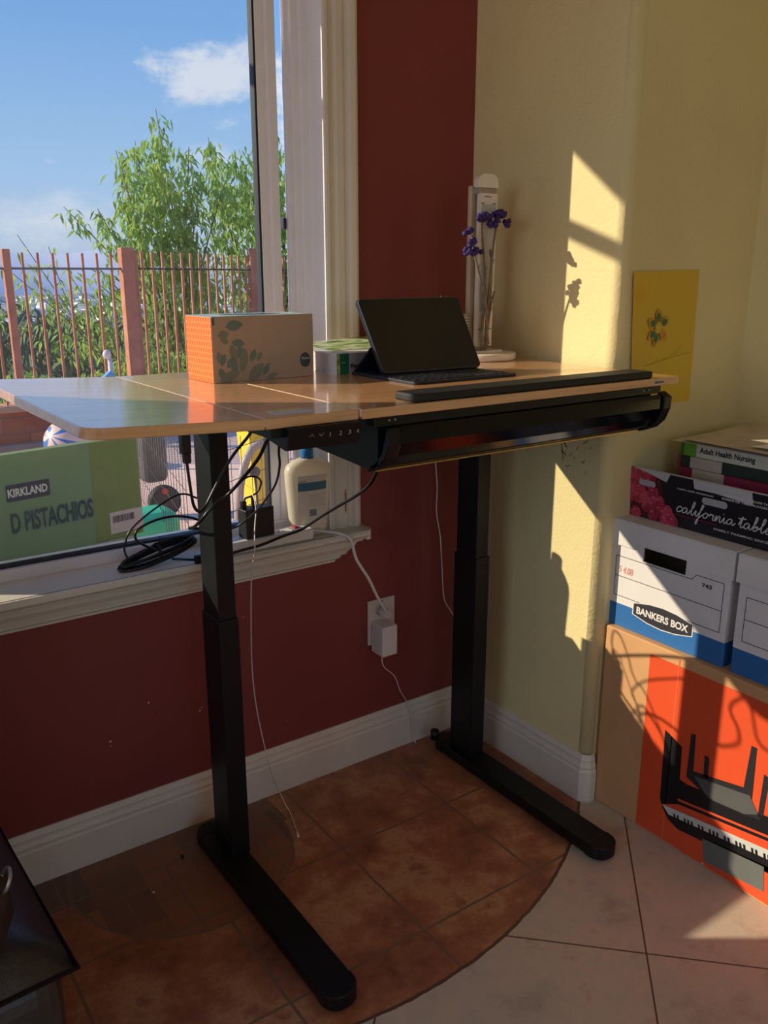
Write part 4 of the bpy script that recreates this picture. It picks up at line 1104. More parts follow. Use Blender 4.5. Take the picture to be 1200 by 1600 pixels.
for i, (y, z) in enumerate(gr):
    f = mb.face([gp(y - .004 + .0045 * cos(2 * pi * k / 12), min(z + .007 + .0028 * sin(2 * pi * k / 12), GT - .001), .0028) for k in range(12)]); f.normal_update()
    if f.normal.x > 0: f.normal_flip()
obj('grape_sheen_print', mb, mat('grape_pink', srgb(206, 96, 118), .4), grp)
bgm = pmesh([], 0) if False else MB()
f = bgm.face([gp(.0, .0, .0006), gp(.0, GT - .001, .0006), gp(.095, GT - .001, .0006), (gp(.110, .060, .0006)), gp(.150, .001, .0006)]); f.normal_update()
if f.normal.x > 0: f.normal_flip()
obj('dark_red_ground_print', bgm, mat('dark_red_print', srgb(84, 22, 34), .4), gcb)
mb = MB()
def slot(m_, y, z, w_, h_):
    pts = [gp(y + (w_ / 2 - h_ / 2 + h_ / 2 * abs(cos(a))) * (1 if cos(a) > 0 else -1) if True else 0, z + h_ / 2 * sin(a), .0032) for a in [2 * pi * k / 20 for k in range(20)]]
    f = m_.face(pts); f.normal_update()
    if f.normal.x > 0: f.normal_flip()
M['slot'] = mat('slot_light', srgb(170, 170, 178), .7)
slot(mb, .062, .092, .050, .015); obj('hand_slot', mb, M['slot'], gcb)
mb = MB(); slot(mb, .250, .082, .066, .017); obj('hand_slot', mb, M['slot'], gcb)
Ld = lean.to_3x3() @ Vector((0, 0, 1))
wht = mat('white_print', srgb(216, 214, 216), .5)


def script_line(m_, strokes, ox, oz, sc_, wd):
    for st_ in strokes:
        pts = spline([(x, y, 0) for x, y in st_], 5)
        for a, b_ in zip(pts, pts[1:]):
            t = (b_ - a)
            if t.length < 1e-6: continue
            t.normalize(); n = Vector((-t.y, t.x, 0)) * wd / 2
            q = [gp(ox + v.x * sc_, oz + v.y * sc_, .0034) for v in ((a * 1) - n / sc_, b_ - n / sc_, b_ + n / sc_, a + n / sc_)]
            f = m_.face(q); f.normal_update()
            if f.normal.x > 0: f.normal_flip()


# handwriting strokes, x-height = 1, written as connected letters
L = []
def lt(ch, x):
    d = {
        'c': ([(1.1, .75), (.75, 1), (.3, .8), (.1, .35), (.35, 0), (.8, .1), (1.2, .5)], 1.1),
        'a': ([(1.0, .8), (.6, 1), (.15, .6), (.25, .05), (.7, .15), (1.0, .8), (1.0, .2), (1.3, .05), (1.6, .5)], 1.5),
        'l': ([(.0, .4), (.6, 1.5), (.75, 2.2), (.5, 2.3), (.35, 1.4), (.4, .2), (.7, .0), (1.0, .5)], .9),
        'i': ([(.0, .4), (.3, .95), (.3, .2), (.55, .0), (.85, .5)], .75),
        'f': ([(.0, .4), (.6, 1.5), (.75, 2.1), (.5, 2.1), (.3, .6), (.1, -1.2), (-.15, -1.3), (.0, -.6), (.6, .2), (.9, .5)], .85),
        'o': ([(.6, 1.0), (.15, .6), (.3, .05), (.8, .15), (.95, .7), (.6, 1.0), (1.0, .8), (1.4, .8)], 1.25),
        'r': ([(.0, .5), (.25, 1.05), (.4, .85), (.8, .9), (.7, .2), (1.0, .0), (1.25, .5)], 1.15),
        'n': ([(.0, .4), (.2, 1.0), (.2, .0), (.5, .8), (.8, .95), (.85, .1), (1.1, .0), (1.4, .5)], 1.3),
        't': ([(.0, .4), (.5, 1.9), (.35, .4), (.5, .0), (.9, .3)], .85),
        'b': ([(.0, .4), (.5, 1.5), (.6, 2.2), (.35, 2.2), (.25, .3), (.55, .0), (.95, .35), (.8, .85), (.4, .6), (.9, .6), (1.3, .6)], 1.2),
        'e': ([(.0, .35), (.6, .55), (.8, .85), (.5, 1.0), (.2, .5), (.45, .0), (.9, .15), (1.2, .5)], 1.1),
        'g': ([(1.0, .8), (.6, 1), (.15, .6), (.3, .05), (.8, .3), (1.0, .8), (.9, -.6), (.5, -1.4), (.1, -1.1), (.6, -.3), (1.5, .4)], 1.5),
        'p': ([(.1, .5), (.3, 1.0), (.15, -1.2), (.3, .6), (.7, 1.0), (1.0, .6), (.7, .05), (.35, .2), (1.3, .3)], 1.2),
        's': ([(.0, .3), (.5, 1.0), (.45, .6), (.7, .2), (.4, .0), (.1, .15)], .8)}
    pts, adv = d[ch]; L.append([(x + u + .18 * v, v) for u, v in pts]); return x + adv
x = 0
for ch in 'california': x = lt(ch, x)
L.append([(3.15 + .35, 1.45), (3.3 + .33, 1.5)]); L.append([(x - 2.3 + .3, 1.45), (x - 2.2 + .33, 1.55)])
x += .7; x0t = x
for ch in 'table': x = lt(ch, x)
L.append([(x0t + .0, 1.45), (x0t + 1.4, 1.6)])
x += .4
for ch in 'grapes': x = lt(ch, x)
mb = MB(); script_line(mb, L, .148, .040, .0140, .0026); obj('script_lettering', mb, wht, gcb)
tx = text('FAMILY FARMING SINCE 1950', gp(.252, .018, .0010), (0, -1, 0), Ld, .165, .0055, .002, .02); obj('small_lettering', tx, wht, gcb)
tx = text('CLEAN, CRISP, REFRESHING!', gp(.148, .094, .0010), (0, -1, 0), Ld, .098, .0045, .002, .02); obj('small_lettering', tx, wht, gcb)
tx = text('PREMIUM RED SEEDLESS TABLE GRAPES', gp(.275, .104, .0010), (0, -1, 0), Ld, .150, .005, .002, .02); join(tx, text('RAISINS DE TABLE ROUGES SANS PEPINS', gp(.268, .095, .0010), (0, -1, 0), Ld, .165, .005, .002, .02))
obj('small_lettering', tx, wht, gcb)
M['rule'] = mat('red_rule', srgb(150, 40, 50), .5)
for (a, b_) in ((.135, .260), (.425, .5)):
    mb = MB(); f = mb.face([gp(a, .030, .0009), gp(b_, .030, .0009), gp(b_, .0315, .0009), gp(a, .0315, .0009)]); f.normal_update()
    if f.normal.x > 0: f.normal_flip()
    obj('red_rule_print', mb, M['rule'], gcb)

# nursing books in the carton
BKZ = .800


def flatbook(label, z0, z1, cover, strips, y0=-.590, y1=-.905, x0=.200, x1=.430, name='textbook'):
    r_ = root(name, label, 'book', ((x0 + x1) / 2, (y0 + y1) / 2, z0), 'textbooks stacked in the grape carton')
    mb = MB(); mb.box(x0 + .004, x1 - .003, y1 + .003, y0 - .003, z0 + .002, z1 - .002); obj('page_block', mb, mat('pages', srgb(212, 204, 190), .8, var=.06, vscale=200), r_)
    mb = MB(); mb.box(x0, x1, y1, y0, z1 - .002, z1); mb.box(x0, x1, y1, y0, z0, z0 + .002); mb.box(x0, x0 + .004, y1, y0, z0, z1, .001, 1)
    cv = obj('cover', mb, mat('cover', cover, .35), r_)
    for nm, a, b_, c in strips:
        mb = MB(); mb.box(x0 - .0006, x0 + .0002, y0 - b_, y0 - a, z0 + .0008, z1 - .0008); obj(nm, mb, mat('print', c, .4), cv)
    return r_, cv


pink = srgb(150, 50, 78); dkg = srgb(50, 62, 56); bei = srgb(196, 182, 164)
z = BKZ
flatbook('lowest maroon textbook in the grape carton, mostly hidden by the carton wall', z, z + .044, srgb(110, 34, 52), [('title_panel', .046, .16, srgb(92, 28, 44))])
flatbook('dark red textbook with plain spine, second from the bottom of the carton stack', z + .044, z + .090, srgb(120, 40, 60), [('title_panel', .05, .2, srgb(100, 34, 48))], y0=-.587)
flatbook('raspberry and beige textbook, third from the top in the carton stack', z + .090, z + .1185, pink, [('beige_panel', .040, .128, bei)], y0=-.584)
flatbook('dark green and beige textbook, directly below the nursing textbook', z + .1185, z + .1475, dkg, [('beige_panel', .036, .124, bei), ('raspberry_edge', .0, .008, pink)], y0=-.580)
r_, cv = flatbook('Adult Health Nursing textbook with green and white spine on top of the stack', z + .1475, z + .1815, srgb(60, 120, 40), [('white_panel', .045, .315, srgb(214, 208, 196)), ('green_panel', .010, .044, srgb(110, 170, 50))], y0=-.585)
tx = text('Adult Health Nursing', (.1992, -.640, z + .1555), (0, -1, 0), (0, 0, 1), .148, .0180, .0004, .03); obj('title_lettering', tx, mat('title_black', srgb(24, 24, 24), .5), cv)
# papers on the books
ztop = z + .1815


def paper(label, pts, zz, curl, m):
    mb = MB(); a, b_, c, d = [Vector((x, y, 0)) for x, y in pts]; N = 8
    def P(u, v):
        p = a.lerp(b_, u).lerp(d.lerp(c, u), v); p.z = zz + curl(u, v); return p
    g_ = [[mb.bm.verts.new(P(i / N, j / N)) for j in range(N + 1)] for i in range(N + 1)]
    for i in range(N):
        for j in range(N): mb.bm.faces.new([g_[i][j], g_[i + 1][j], g_[i + 1][j + 1], g_[i][j + 1]])
    o = obj('paper_sheet', mb, m, label=label, cat='paper', group='papers on the textbooks', loc=(a.x, a.y, zz), smooth=True); return o


M['paper'] = mat('paper_white', srgb(214, 206, 198), .7)
paper('large lower sheet of paper projecting left on top of the textbooks', [(.175, -.575), (.175, -.92), (.45, -.92), (.44, -.570)], ztop + .001, lambda u, v: .002 + .003 * v, M['paper'])
paper('grubby wrinkled sheet with a grey smudge, on top of the textbooks', [(.182, -.600), (.172, -.90), (.44, -.93), (.47, -.585)], ztop + .006, lambda u, v: .003 + .010 * v * v + .004 * sin(u * 5) * v, mat('grubby_paper', srgb(186, 174, 156), .75, c2=srgb(206, 194, 176), vscale=9))
paper('bright white sheet at the top right of the paper pile', [(.205, -.765), (.20, -.97), (.36, -.97), (.36, -.80)], ztop + .0125, lambda u, v: .002 + .006 * u, mat('bright_paper', srgb(248, 246, 242), .6))

# ---------------------------------------------------------------- leather seat and bag at lower left


def leather():
    m, nt, b = newmat('dark_brown_leather'); oc = nt.obj()
    n1 = nt.noise(oc, 9, 5, .6); n2 = nt.noise(oc, 140, 3, .6)
    nt.put(b.inputs['Base Color'], nt.mix(n1, srgb(24, 18, 20), srgb(40, 31, 32)))
    b.inputs['Roughness'].default_value = .46; b.inputs['Specular IOR Level'].default_value = .75; b.inputs['Coat Weight'].default_value = .3; b.inputs['Coat Roughness'].default_value = .3; b.inputs['Coat IOR'].default_value = 1.6
    nt.put(b.inputs['Normal'], nt.bump(n1 * 1.5 + n2 * .25, .35, .01)); return m


M['leather'] = leather(); M['piping'] = mat('leather_piping', srgb(30, 24, 26), .7, spec=.2)
ot = root('leather_armchair', 'dark brown leather seat with piped edges in the lower left corner of the photo', 'armchair', (-1.75, -0.52, 0))
mb = MB(); N = 18
ox0, ox1, oy0, oy1 = -2.13, -1.389, -0.785, -0.225
def top_z(u, v):
    e = min(u, 1 - u, v, 1 - v); r = min(1, e / .16)
    return .412 + .060 * (1 - (1 - r) ** 2.2) + .006 * sin(u * 23 + v * 5) * r * .4
xf = Matrix.Translation((ox1, oy0, 0)) @ Matrix.Rotation(radians(3), 4, 'Z') @ Matrix.Translation((-ox1, -oy0, 0))
g_ = [[mb.bm.verts.new(xf @ Vector((ox0 + (ox1 - ox0) * i / N, oy0 + (oy1 - oy0) * j / N, top_z(i / N, j / N)))) for j in range(N + 1)] for i in range(N + 1)]
for i in range(N):
    for j in range(N):
        f = mb.bm.faces.new([g_[i][j], g_[i + 1][j], g_[i + 1][j + 1], g_[i][j + 1]]); f.smooth = True
obj('cushion', mb, M['leather'], ot)
mb = MB(); mb.box(ox0 + .01, ox1 - .012, oy0 + .012, oy1 - .01, .09, .413, .045, 4, xf=xf); obj('body', mb, M['leather'], ot)
mb = MB(); mb.box(-2.12, -1.45, -0.245, -0.095, .30, 1.09, .05, 4); obj('added_backrest', mb, M['leather'], ot)  # unseen part, added and sized to block sun from the floor
mb = MB(); q = [xf @ Vector(p) for p in ((ox0, oy0, .414), (ox1, oy0, .414), (ox1, oy1, .414), (ox0, oy1, .414), (ox0, oy0, .414))]
mb.tube(q, .0042, 10); obj('piping', mb, M['piping'], ot)
for lx in (ox0 + .06, ox1 - .05):
    for ly in (oy0 + .05, oy1 - .05):
        p = xf @ Vector((lx, ly, 0)); mb = MB(); mb.tube([p, p + Vector((0, 0, .10))], .018, 12, radii=[.014, .022]); obj('leg', mb, mat('dark_wood_foot', srgb(36, 24, 20), .4), ot)
bg_ = root('leather_handbag', 'dark brown leather bag with a metal ring, lying on the leather seat', 'bag', (-1.56, -0.66, .45))
mb = MB(); mb.blob((-1.548, -0.745, .548), (.095, .085, .075), 3, jit=.12); obj('bag_body', mb, mat('bag_leather', srgb(46, 34, 30), .5, bump=.2, bscale=60), bg_)
mb = MB(); rg = [Vector((-1.466 + .008 * sin(t), -.770 + .016 * cos(t), .588 + .014 * sin(t))) for t in [2 * pi * k / 24 for k in range(25)]]; mb.tube(rg, .0028, 8); obj('metal_ring', mb, mat('pale_metal', srgb(170, 160, 156), .35, metal=.8), bg_)

# ---------------------------------------------------------------- outside
# patio ground


def paver():
    m, nt, b = newmat('pink_pavers'); oc = nt.obj(); x, y, z = nt.xyz(oc)
    def ln(v, sp, wd): return (nt.math('FRACT', v / sp + 100.5) - .5).abs().lt(wd / sp)
    l = ln(x, .30, .006).max(ln(y, .30, .006)); n1 = nt.noise(oc, 1.4, 5)
    nt.put(b.inputs['Base Color'], nt.mix(l, nt.mix(n1, srgb(250, 196, 172), srgb(255, 222, 200)), srgb(226, 190, 170))); b.inputs['Roughness'].default_value = .9; return m


mb = MB(); mb.box(-4, 8, .14, 5.55, -.06, -.01); struct('patio_ground', mb, paver())
GZ_ = -.01


def brick():
    m, nt, b = newmat('red_brick'); oc = nt.obj(); x, y, z = nt.xyz(oc)
    t = nt.node('ShaderNodeTexBrick'); nt.put(t.inputs['Vector'], nt.comb(x * 1.0, z * 1.0, 0.0)); t.inputs['Scale'].default_value = 1.0
    t.inputs['Brick Width'].default_value = .40; t.inputs['Row Height'].default_value = .135; t.inputs['Mortar Size'].default_value = .008
    t.inputs['Color1'].default_value = srgb(198, 112, 84); t.inputs['Color2'].default_value = srgb(176, 98, 74); t.inputs['Mortar'].default_value = srgb(140, 104, 88)
    nt.put(b.inputs['Base Color'], t.outputs[0]); b.inputs['Roughness'].default_value = .9; return m


gw = root('garden_wall', 'low brick garden wall with a pale cap at the foot of the iron fence', 'wall', (1, 5.5, GZ_))
mb = MB(); mb.box(-2.5, 7, 5.50, 5.72, GZ_, .30); obj('brickwork', mb, brick(), gw)
mb = MB(); mb.box(-2.5, 7, 5.46, 5.76, .30, .345, .006); obj('cap', mb, mat('cap_stone', srgb(206, 160, 126), .9), gw)
mb = MB(); mb.box(-2.5, 7, 5.40, 5.50, GZ_, .045, .006); obj('footing', mb, mat('footing_stone', srgb(176, 142, 128), .9), gw)

fn = root('iron_fence', 'rust coloured iron picket fence on the low garden wall outside the window', 'fence', (1, 5.6, .345))
M['rust'] = mat('rust_paint', srgb(206, 138, 108), .7, c2=srgb(188, 118, 94), vscale=5)
def dirx(px): return YAW + math.atan((px - 600) / 1329.0)
def fpos(az, dist): return Vector((CAMP.x + sin(az) * dist, CAMP.y + cos(az) * dist, 0))
# picket positions along two runs (the fence turns a corner at the heavy post)
runA = [(-0.34, 5.6), (0.94, 5.6)]; runB = [(0.94, 5.6), (4.6, 8.4)]
NP = 0
x = -0.30
pick = [-.125 + .1185 * k for k in range(-9, 10)]
for px_ in pick:
    if abs(px_ + .007) < .03 or abs(px_ - .94) < .06 or px_ > .9: continue
    mb = MB(); mb.box(px_ - .009, px_ + .009, 5.59, 5.61, .345, 1.55); obj('picket', mb, M['rust'], fn)
mb = MB(); mb.box(-.040, .018, 5.57, 5.63, .345, 1.575); obj('post', mb, M['rust'], fn)
mb = MB(); mb.box(.905, 1.010, 5.56, 5.66, .345, 1.60); mb.box(1.018, 1.055, 5.60, 5.66, .345, 1.57); obj('corner_post', mb, M['rust'], fn)
mb = MB(); mb.box(-1.3, .92, 5.588, 5.612, 1.418, 1.436); mb.box(-1.3, .92, 5.588, 5.612, .42, .44); obj('rail', mb, mat('grey_rail', srgb(120, 116, 112), .6), fn)
dB = (Vector((4.6, 8.4, 0)) - Vector((1.02, 5.66, 0))); LB = dB.length; dB.normalize()
for k in range(26):
    p = Vector((1.02, 5.66, 0)) + dB * (.16 + k * .17)
    if k in (13, 22): continue
    mb = MB(); mb.box(p.x - .010, p.x + .010, p.y - .010, p.y + .010, .10, 1.58); obj('picket', mb, M['rust'], fn)
for k in (13, 13.7, 15.5, 22):
    p = Vector((1.02, 5.66, 0)) + dB * (.16 + k * .17); mb = MB(); mb.box(p.x - .04, p.x + .04, p.y - .04, p.y + .04, .05, 1.66); obj('post', mb, M['rust'], fn)
mb = MB(); a = Vector((1.02, 5.66, 1.43)); mb.tube([a, a + dB * LB], .009, 6); obj('rail', mb, M['gasket'], fn)

# trees: leaf clusters on branches
leafm = bpy.data.materials.new('peach_leaves'); leafm.use_nodes = True
ln_ = NT(leafm.node_tree); pb_ = leafm.node_tree.nodes['Principled BSDF']; oc = ln_.obj()
cn = ln_.noise(oc, 3.5, 4, .7); ccol = ln_.ramp(cn, [(.3, srgb(120, 156, 76)), (.48, srgb(158, 192, 98)), (.62, srgb(190, 214, 118)), (.78, srgb(216, 218, 140))])
ln_.put(pb_.inputs['Base Color'], ccol); pb_.inputs['Roughness'].default_value = .5
tl_ = ln_.node('ShaderNodeBsdfTranslucent'); ln_.put(tl_.inputs[0], ccol)
mx = ln_.node('ShaderNodeMixShader'); mx.inputs[0].default_value = .5; ln_.l.new(pb_.outputs[0], mx.inputs[1]); ln_.l.new(tl_.outputs[0], mx.inputs[2])
ln_.l.new(mx.outputs[0], leafm.node_tree.nodes['Material Output'].inputs[0])
bark = mat('bark', srgb(134, 116, 88), .9)


def leafmesh(parent, points, name='foliage', size=.13):
    V, Fc = [], []
    for p, sc_ in points:
        yaw = random.uniform(0, 2 * pi); droop = random.uniform(-1.45, -.5); L_ = size * sc_ * random.uniform(.8, 1.35); W_ = L_ * random.uniform(.10, .15)
        d = Vector((cos(yaw) * cos(droop), sin(yaw) * cos(droop), sin(droop))); s = d.cross(Vector((random.uniform(-1, 1), random.uniform(-1, 1), 1))).normalized() * W_
        n0 = len(V); mid_ = p + d * L_ * .45 + Vector((0, 0, .12 * L_))
        V += [p, mid_ + s, p + d * L_, mid_ - s]; Fc += [(n0, n0 + 1, n0 + 2, n0 + 3)]
    me = bpy.data.meshes.new(name); me.from_pydata([tuple(v) for v in V], [], Fc); me.materials.append(leafm)
    o = bpy.data.objects.new(name, me); COL.objects.link(o); o.parent = parent; WL[o.name] = WL[parent.name]
    me.transform(Matrix.Translation(-WL[parent.name])); return o


def tree(label, base, tips, per, y_sp=.5, fill=None, size=.13, cat='tree', thick=.016):
    rt = root('peach_tree', label, cat, base); wood = MB(); pts = []
    base = Vector(base)
    for tx_, tz, k in tips:
        tip = Vector((tx_, base.y + random.uniform(-y_sp, y_sp), tz))
        st_ = base + Vector((0, 0, random.uniform(.3, .9)))
        midp = st_.lerp(tip, .5) + Vector((random.uniform(-.15, .15), random.uniform(-.1, .1), random.uniform(-.05, .15)))
        path = spline([st_, midp, tip], 8); n = len(path)
        wood.tube(path, .02, 5, radii=[thick * (1 - i / n) + .003 for i in range(n)])
        for j in range(int(per * k)):
            t = 1 - abs(random.gauss(0, .28)); t = max(.15, min(1, t)); i = min(n - 1, int(t * (n - 1)))
            q = path[i] + Vector((random.gauss(0, .10), random.gauss(0, .12), random.gauss(0, .07))) * (1.25 - .75 * t)
            pts.append((q, 1.0))
    if fill:
        for (cx_, cz_, rx_, rz_, n_) in fill:
            for _ in range(n_):
                a = random.uniform(0, 2 * pi); r = random.uniform(0, 1) ** .5
                pts.append((Vector((cx_ + rx_ * r * cos(a), base.y + random.uniform(-y_sp, y_sp), cz_ + rz_ * r * sin(a))), 1.0))
    wood.tube([base, base + Vector((.03, 0, .9))], .06, 8, radii=[.07, .04]); obj('trunk', wood, bark, rt)
    leafmesh(rt, pts, size=size)
    return rt


tips = [(2.22, 3.14, 1), (2.10, 2.85, .9), (2.35, 2.95, .9), (1.92, 2.75, .6), (1.78, 2.52, .8), (2.02, 2.62, 1), (2.5, 2.75, 1), (2.62, 2.5, 1), (1.22, 2.10, .5), (1.40, 2.05, .6), (1.50, 1.85, .6), (1.68, 2.24, .6), (1.8, 2.0, 1), (2.1, 2.3, 1.2), (2.4, 2.2, 1.2), (1.9, 1.7, 1), (2.2, 1.9, 1.2), (2.6, 1.9, 1.2), (2.9, 2.4, .9), (2.3, 1.5, 1), (2.7, 1.5, 1), (1.55, 1.45, .8), (1.35, 1.3, .5)]
tree('tall pointed peach tree with drooping green leaves behind the corner post of the iron fence', (2.45, 8.0, -.4), tips, 110, .5, [(2.2, 2.0, .42, .50, 620), (2.5, 1.3, .7, .4, 420), (1.8, .8, .8, .4, 420), (2.12, 2.55, .28, .28, 160)])
tips = [(3.12, 3.0, .9), (3.0, 2.75, .9), (3.35, 2.8, 1), (3.62, 3.15, .8), (3.8, 2.9, .9), (4.0, 3.2, .8), (4.2, 2.7, .9), (3.3, 2.4, 1), (3.6, 2.4, 1.2), (3.95, 2.3, 1.2), (4.3, 2.0, 1), (3.2, 1.9, 1), (3.6, 1.7, 1.2), (4.0, 1.6, 1), (4.6, 2.8, .6), (4.5, 2.2, .8), (4.7, 1.5, .8)]
tree('right hand leafy peach tree seen beside the window stile outside', (3.75, 8.3, -.4), tips, 110, .5, [(3.3, 2.4, .45, .45, 420), (3.6, 2.0, .6, .55, 620), (3.6, 1.1, .8, .6, 620), (4.5, 1.2, .5, .8, 350)])
tips = [(.05, 1.05, .4), (.45, 1.75, .35), (.75, 1.65, .4), (.30, 1.45, .35), (.95, 1.40, .5), (1.1, 1.2, .6), (.8, 1.1, .5), (1.2, .9, .6), (.15, 1.18, .3), (.6, 1.35, .4)]
tree('sparse low peach branches behind the left pickets of the fence', (1.35, 7.2, -.4), tips, 42, .3, [(.9, .75, .35, .25, 120), (.8, 1.2, .4, .3, 80)], size=.11, thick=.005)
hd_ = root('low_hedge', 'bright green low hedge growing right behind the iron fence', 'hedge', (.6, 6.3, -.2))
mb = MB(); mb.tube([(-1, 6.3, -.2), (1.5, 6.3, 0), (3.4, 7.6, .1)], .05, 6); obj('stems', mb, bark, hd_)
pts = []
for _ in range(1500):
    x = random.uniform(-.1, 3.4); y = 6.25 + max(0, x - 1) * .8 + random.uniform(-.2, .25); h = .50 + .10 * mnoise.noise(Vector((x * 2.5, 0, 0))) + (.12 if x > .9 else 0); pts.append((Vector((x, y, h * random.uniform(.15, 1) ** .4)), .8))
leafmesh(hd_, pts, size=.11)

sb = root('hillside_scrub', 'grey green scrub on the slope below the fence, seen between the left pickets', 'bushes', (3, 16, -3)); sb['kind'] = 'stuff'
random.seed(5); pts = []
for _ in range(5200):
    y = random.uniform(13, 24); az = random.uniform(radians(8), radians(30)); x = CAMP.x + (y + 1.87) * math.tan(az)
    zt = .55 - .02 * (y - 13) + .9 * mnoise.noise(Vector((x * .45, y * .3, 3))); pts.append((Vector((x, y, zt - abs(random.gauss(0, 1.1)))), 1.0))
om = leafm; leafm = mat('scrub_leaves', srgb(128, 136, 104), .8, c2=srgb(96, 116, 92), vscale=.8)
leafmesh(sb, pts, size=.36); leafm = om
# hillside, valley, town and far hills (aerial haze is mixed into the distant colours)
mb = MB(); mb.face([(-40, 5.7, -.6), (60, 5.7, -.6), (120, 60, -16), (-60, 60, -16)]); struct('hillside_ground', mb, mat('dry_hillside', srgb(120, 116, 84), .95, c2=srgb(90, 104, 70), vscale=.3))
mb = MB(); mb.face([(-900, 60, -60), (1500, 60, -60), (2600, 3200, -60), (-900, 3200, -60)]); struct('valley_ground', mb, mat('valley', srgb(140, 154, 162), .95, c2=srgb(150, 162, 168), vscale=.01))  # base colour greyed to blue in place of aerial haze
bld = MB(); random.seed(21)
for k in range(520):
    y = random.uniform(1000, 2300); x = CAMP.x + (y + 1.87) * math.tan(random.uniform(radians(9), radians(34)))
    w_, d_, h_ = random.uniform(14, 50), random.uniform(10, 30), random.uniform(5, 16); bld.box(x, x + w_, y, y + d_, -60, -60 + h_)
obj('distant_town', bld, mat('pale_buildings', srgb(226, 224, 224), .8), label='pale haze-tinted town of low buildings in the valley beyond the fence', cat='town', kind='stuff')
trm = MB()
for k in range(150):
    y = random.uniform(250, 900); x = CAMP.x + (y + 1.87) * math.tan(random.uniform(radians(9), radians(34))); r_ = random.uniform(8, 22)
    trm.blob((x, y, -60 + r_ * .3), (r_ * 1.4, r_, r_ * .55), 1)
obj('distant_trees', trm, mat('haze_tinted_trees', srgb(120, 140, 140), .95), label='dark tree belts in the valley between the fence and the town', cat='trees', kind='stuff')  # tree colour greyed for the haze of distance
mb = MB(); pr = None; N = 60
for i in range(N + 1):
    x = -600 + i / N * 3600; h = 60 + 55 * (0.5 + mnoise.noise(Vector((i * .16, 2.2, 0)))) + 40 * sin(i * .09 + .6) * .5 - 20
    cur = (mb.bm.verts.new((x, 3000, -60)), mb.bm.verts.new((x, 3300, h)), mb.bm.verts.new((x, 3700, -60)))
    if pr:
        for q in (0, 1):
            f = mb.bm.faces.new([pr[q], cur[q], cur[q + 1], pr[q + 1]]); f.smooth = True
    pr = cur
struct('far_hills', mb, mat('haze_tinted_hills', srgb(206, 216, 232), .95))  # hills paled towards sky blue, haze painted as base colour

# eave and its brace above the window (throws the slanting shadows on the yellow wall)
mb = MB(); mb.box(-3.4, 0.8, .14, .60, 2.405, 2.48); struct('roof_eave', mb, mat('eave_paint', srgb(190, 160, 130), .8))
mb = MB(); a = Vector((-1.20, .60, 2.165)); b_ = Vector((-1.90, .60, 2.375)); 
mb.prism([(a.x, a.z), (b_.x, b_.z), (b_.x, b_.z + .037), (a.x, a.z + .037)], 'xz', .585, .61); struct('eave_brace', mb, mat('brace_paint', srgb(190, 160, 130), .8))

# trestle table with the green nut carton
tt = root('trestle_table', 'low folding table just outside the window under the green carton', 'table', (-1.2, .42, GZ_))
TZ = .715
mb = MB(); mb.prism([(-1.75, .16), (-1.05, .20), (-0.905, .27), (-0.905, .60), (-1.75, .60)], 'xy', TZ - .014, TZ, .003); obj('tabletop', mb, mat('grey_green_laminate', srgb(136, 150, 136), .5), tt)
for lx, ly in ((-1.68, .22), (-1.68, .56), (-1.00, .30), (-1.00, .56)):
    mb = MB(); mb.tube([(lx, ly, GZ_), (lx, ly, TZ - .014)], .012, 10); obj('leg', mb, M['alu'], tt)
gb = root('green_nut_carton', 'green pistachio carton standing outside against the window, cut by the left edge', 'box', (-1.2, .30, TZ))
GB = Matrix.Translation((-1.010, .262, TZ)) @ Matrix.Rotation(radians(11), 4, 'Z')
M['green'] = mat('olive_green_board', srgb(118, 138, 78), .5, var=.05)
mb = MB(); mb.box(-.55, .135, 0, .03, 0, .262, .002, 1, xf=GB); gbb = obj('carton_body', mb, M['green'], gb)
mb = MB(); mb.box(-.55, -.001, -.0012, -.0002, .0, .262, xf=GB); obj('front_panel', mb, mat('sea_green_board', srgb(112, 146, 110), .5), gbb)
xd = GB.to_3x3() @ Vector((1, 0, 0))
mb = MB(); mb.box(-.215, -.110, -.0024, -.0014, .150, .190, xf=GB); lg = obj('brand_panel', mb, mat('navy_panel', srgb(44, 52, 84), .5), gbb)
tx = text('KIRKLAND', GB @ Vector((-.212, -.0028, .160)), xd, (0, 0, 1), .096, .020, .0006, .035); obj('brand_lettering', tx, mat('pale_letters', srgb(214, 220, 214), .5), lg)
tx = text('D PISTACHIOS', GB @ Vector((-.212, -.0020, .072)), xd, (0, 0, 1), .208, .050, .0006, .03); obj('product_lettering', tx, mat('navy_letters', srgb(36, 70, 82), .5), gbb)
mb = MB(); mb.box(.040, .134, -.0016, -.0004, .015, .072, xf=GB); lw_ = obj('label', mb, mat('lilac_label', srgb(196, 190, 190), .6), gbb)
mb = MB(); x = .048
while x < .108:
    ww = random.choice((.001, .0018, .003)); mb.box(x, x + ww, -.0022, -.0016, .044, .062, xf=GB); x += ww + random.choice((.0012, .002))
obj('barcode', mb, mat('bar_ink', srgb(60, 56, 60), .6), lw_)

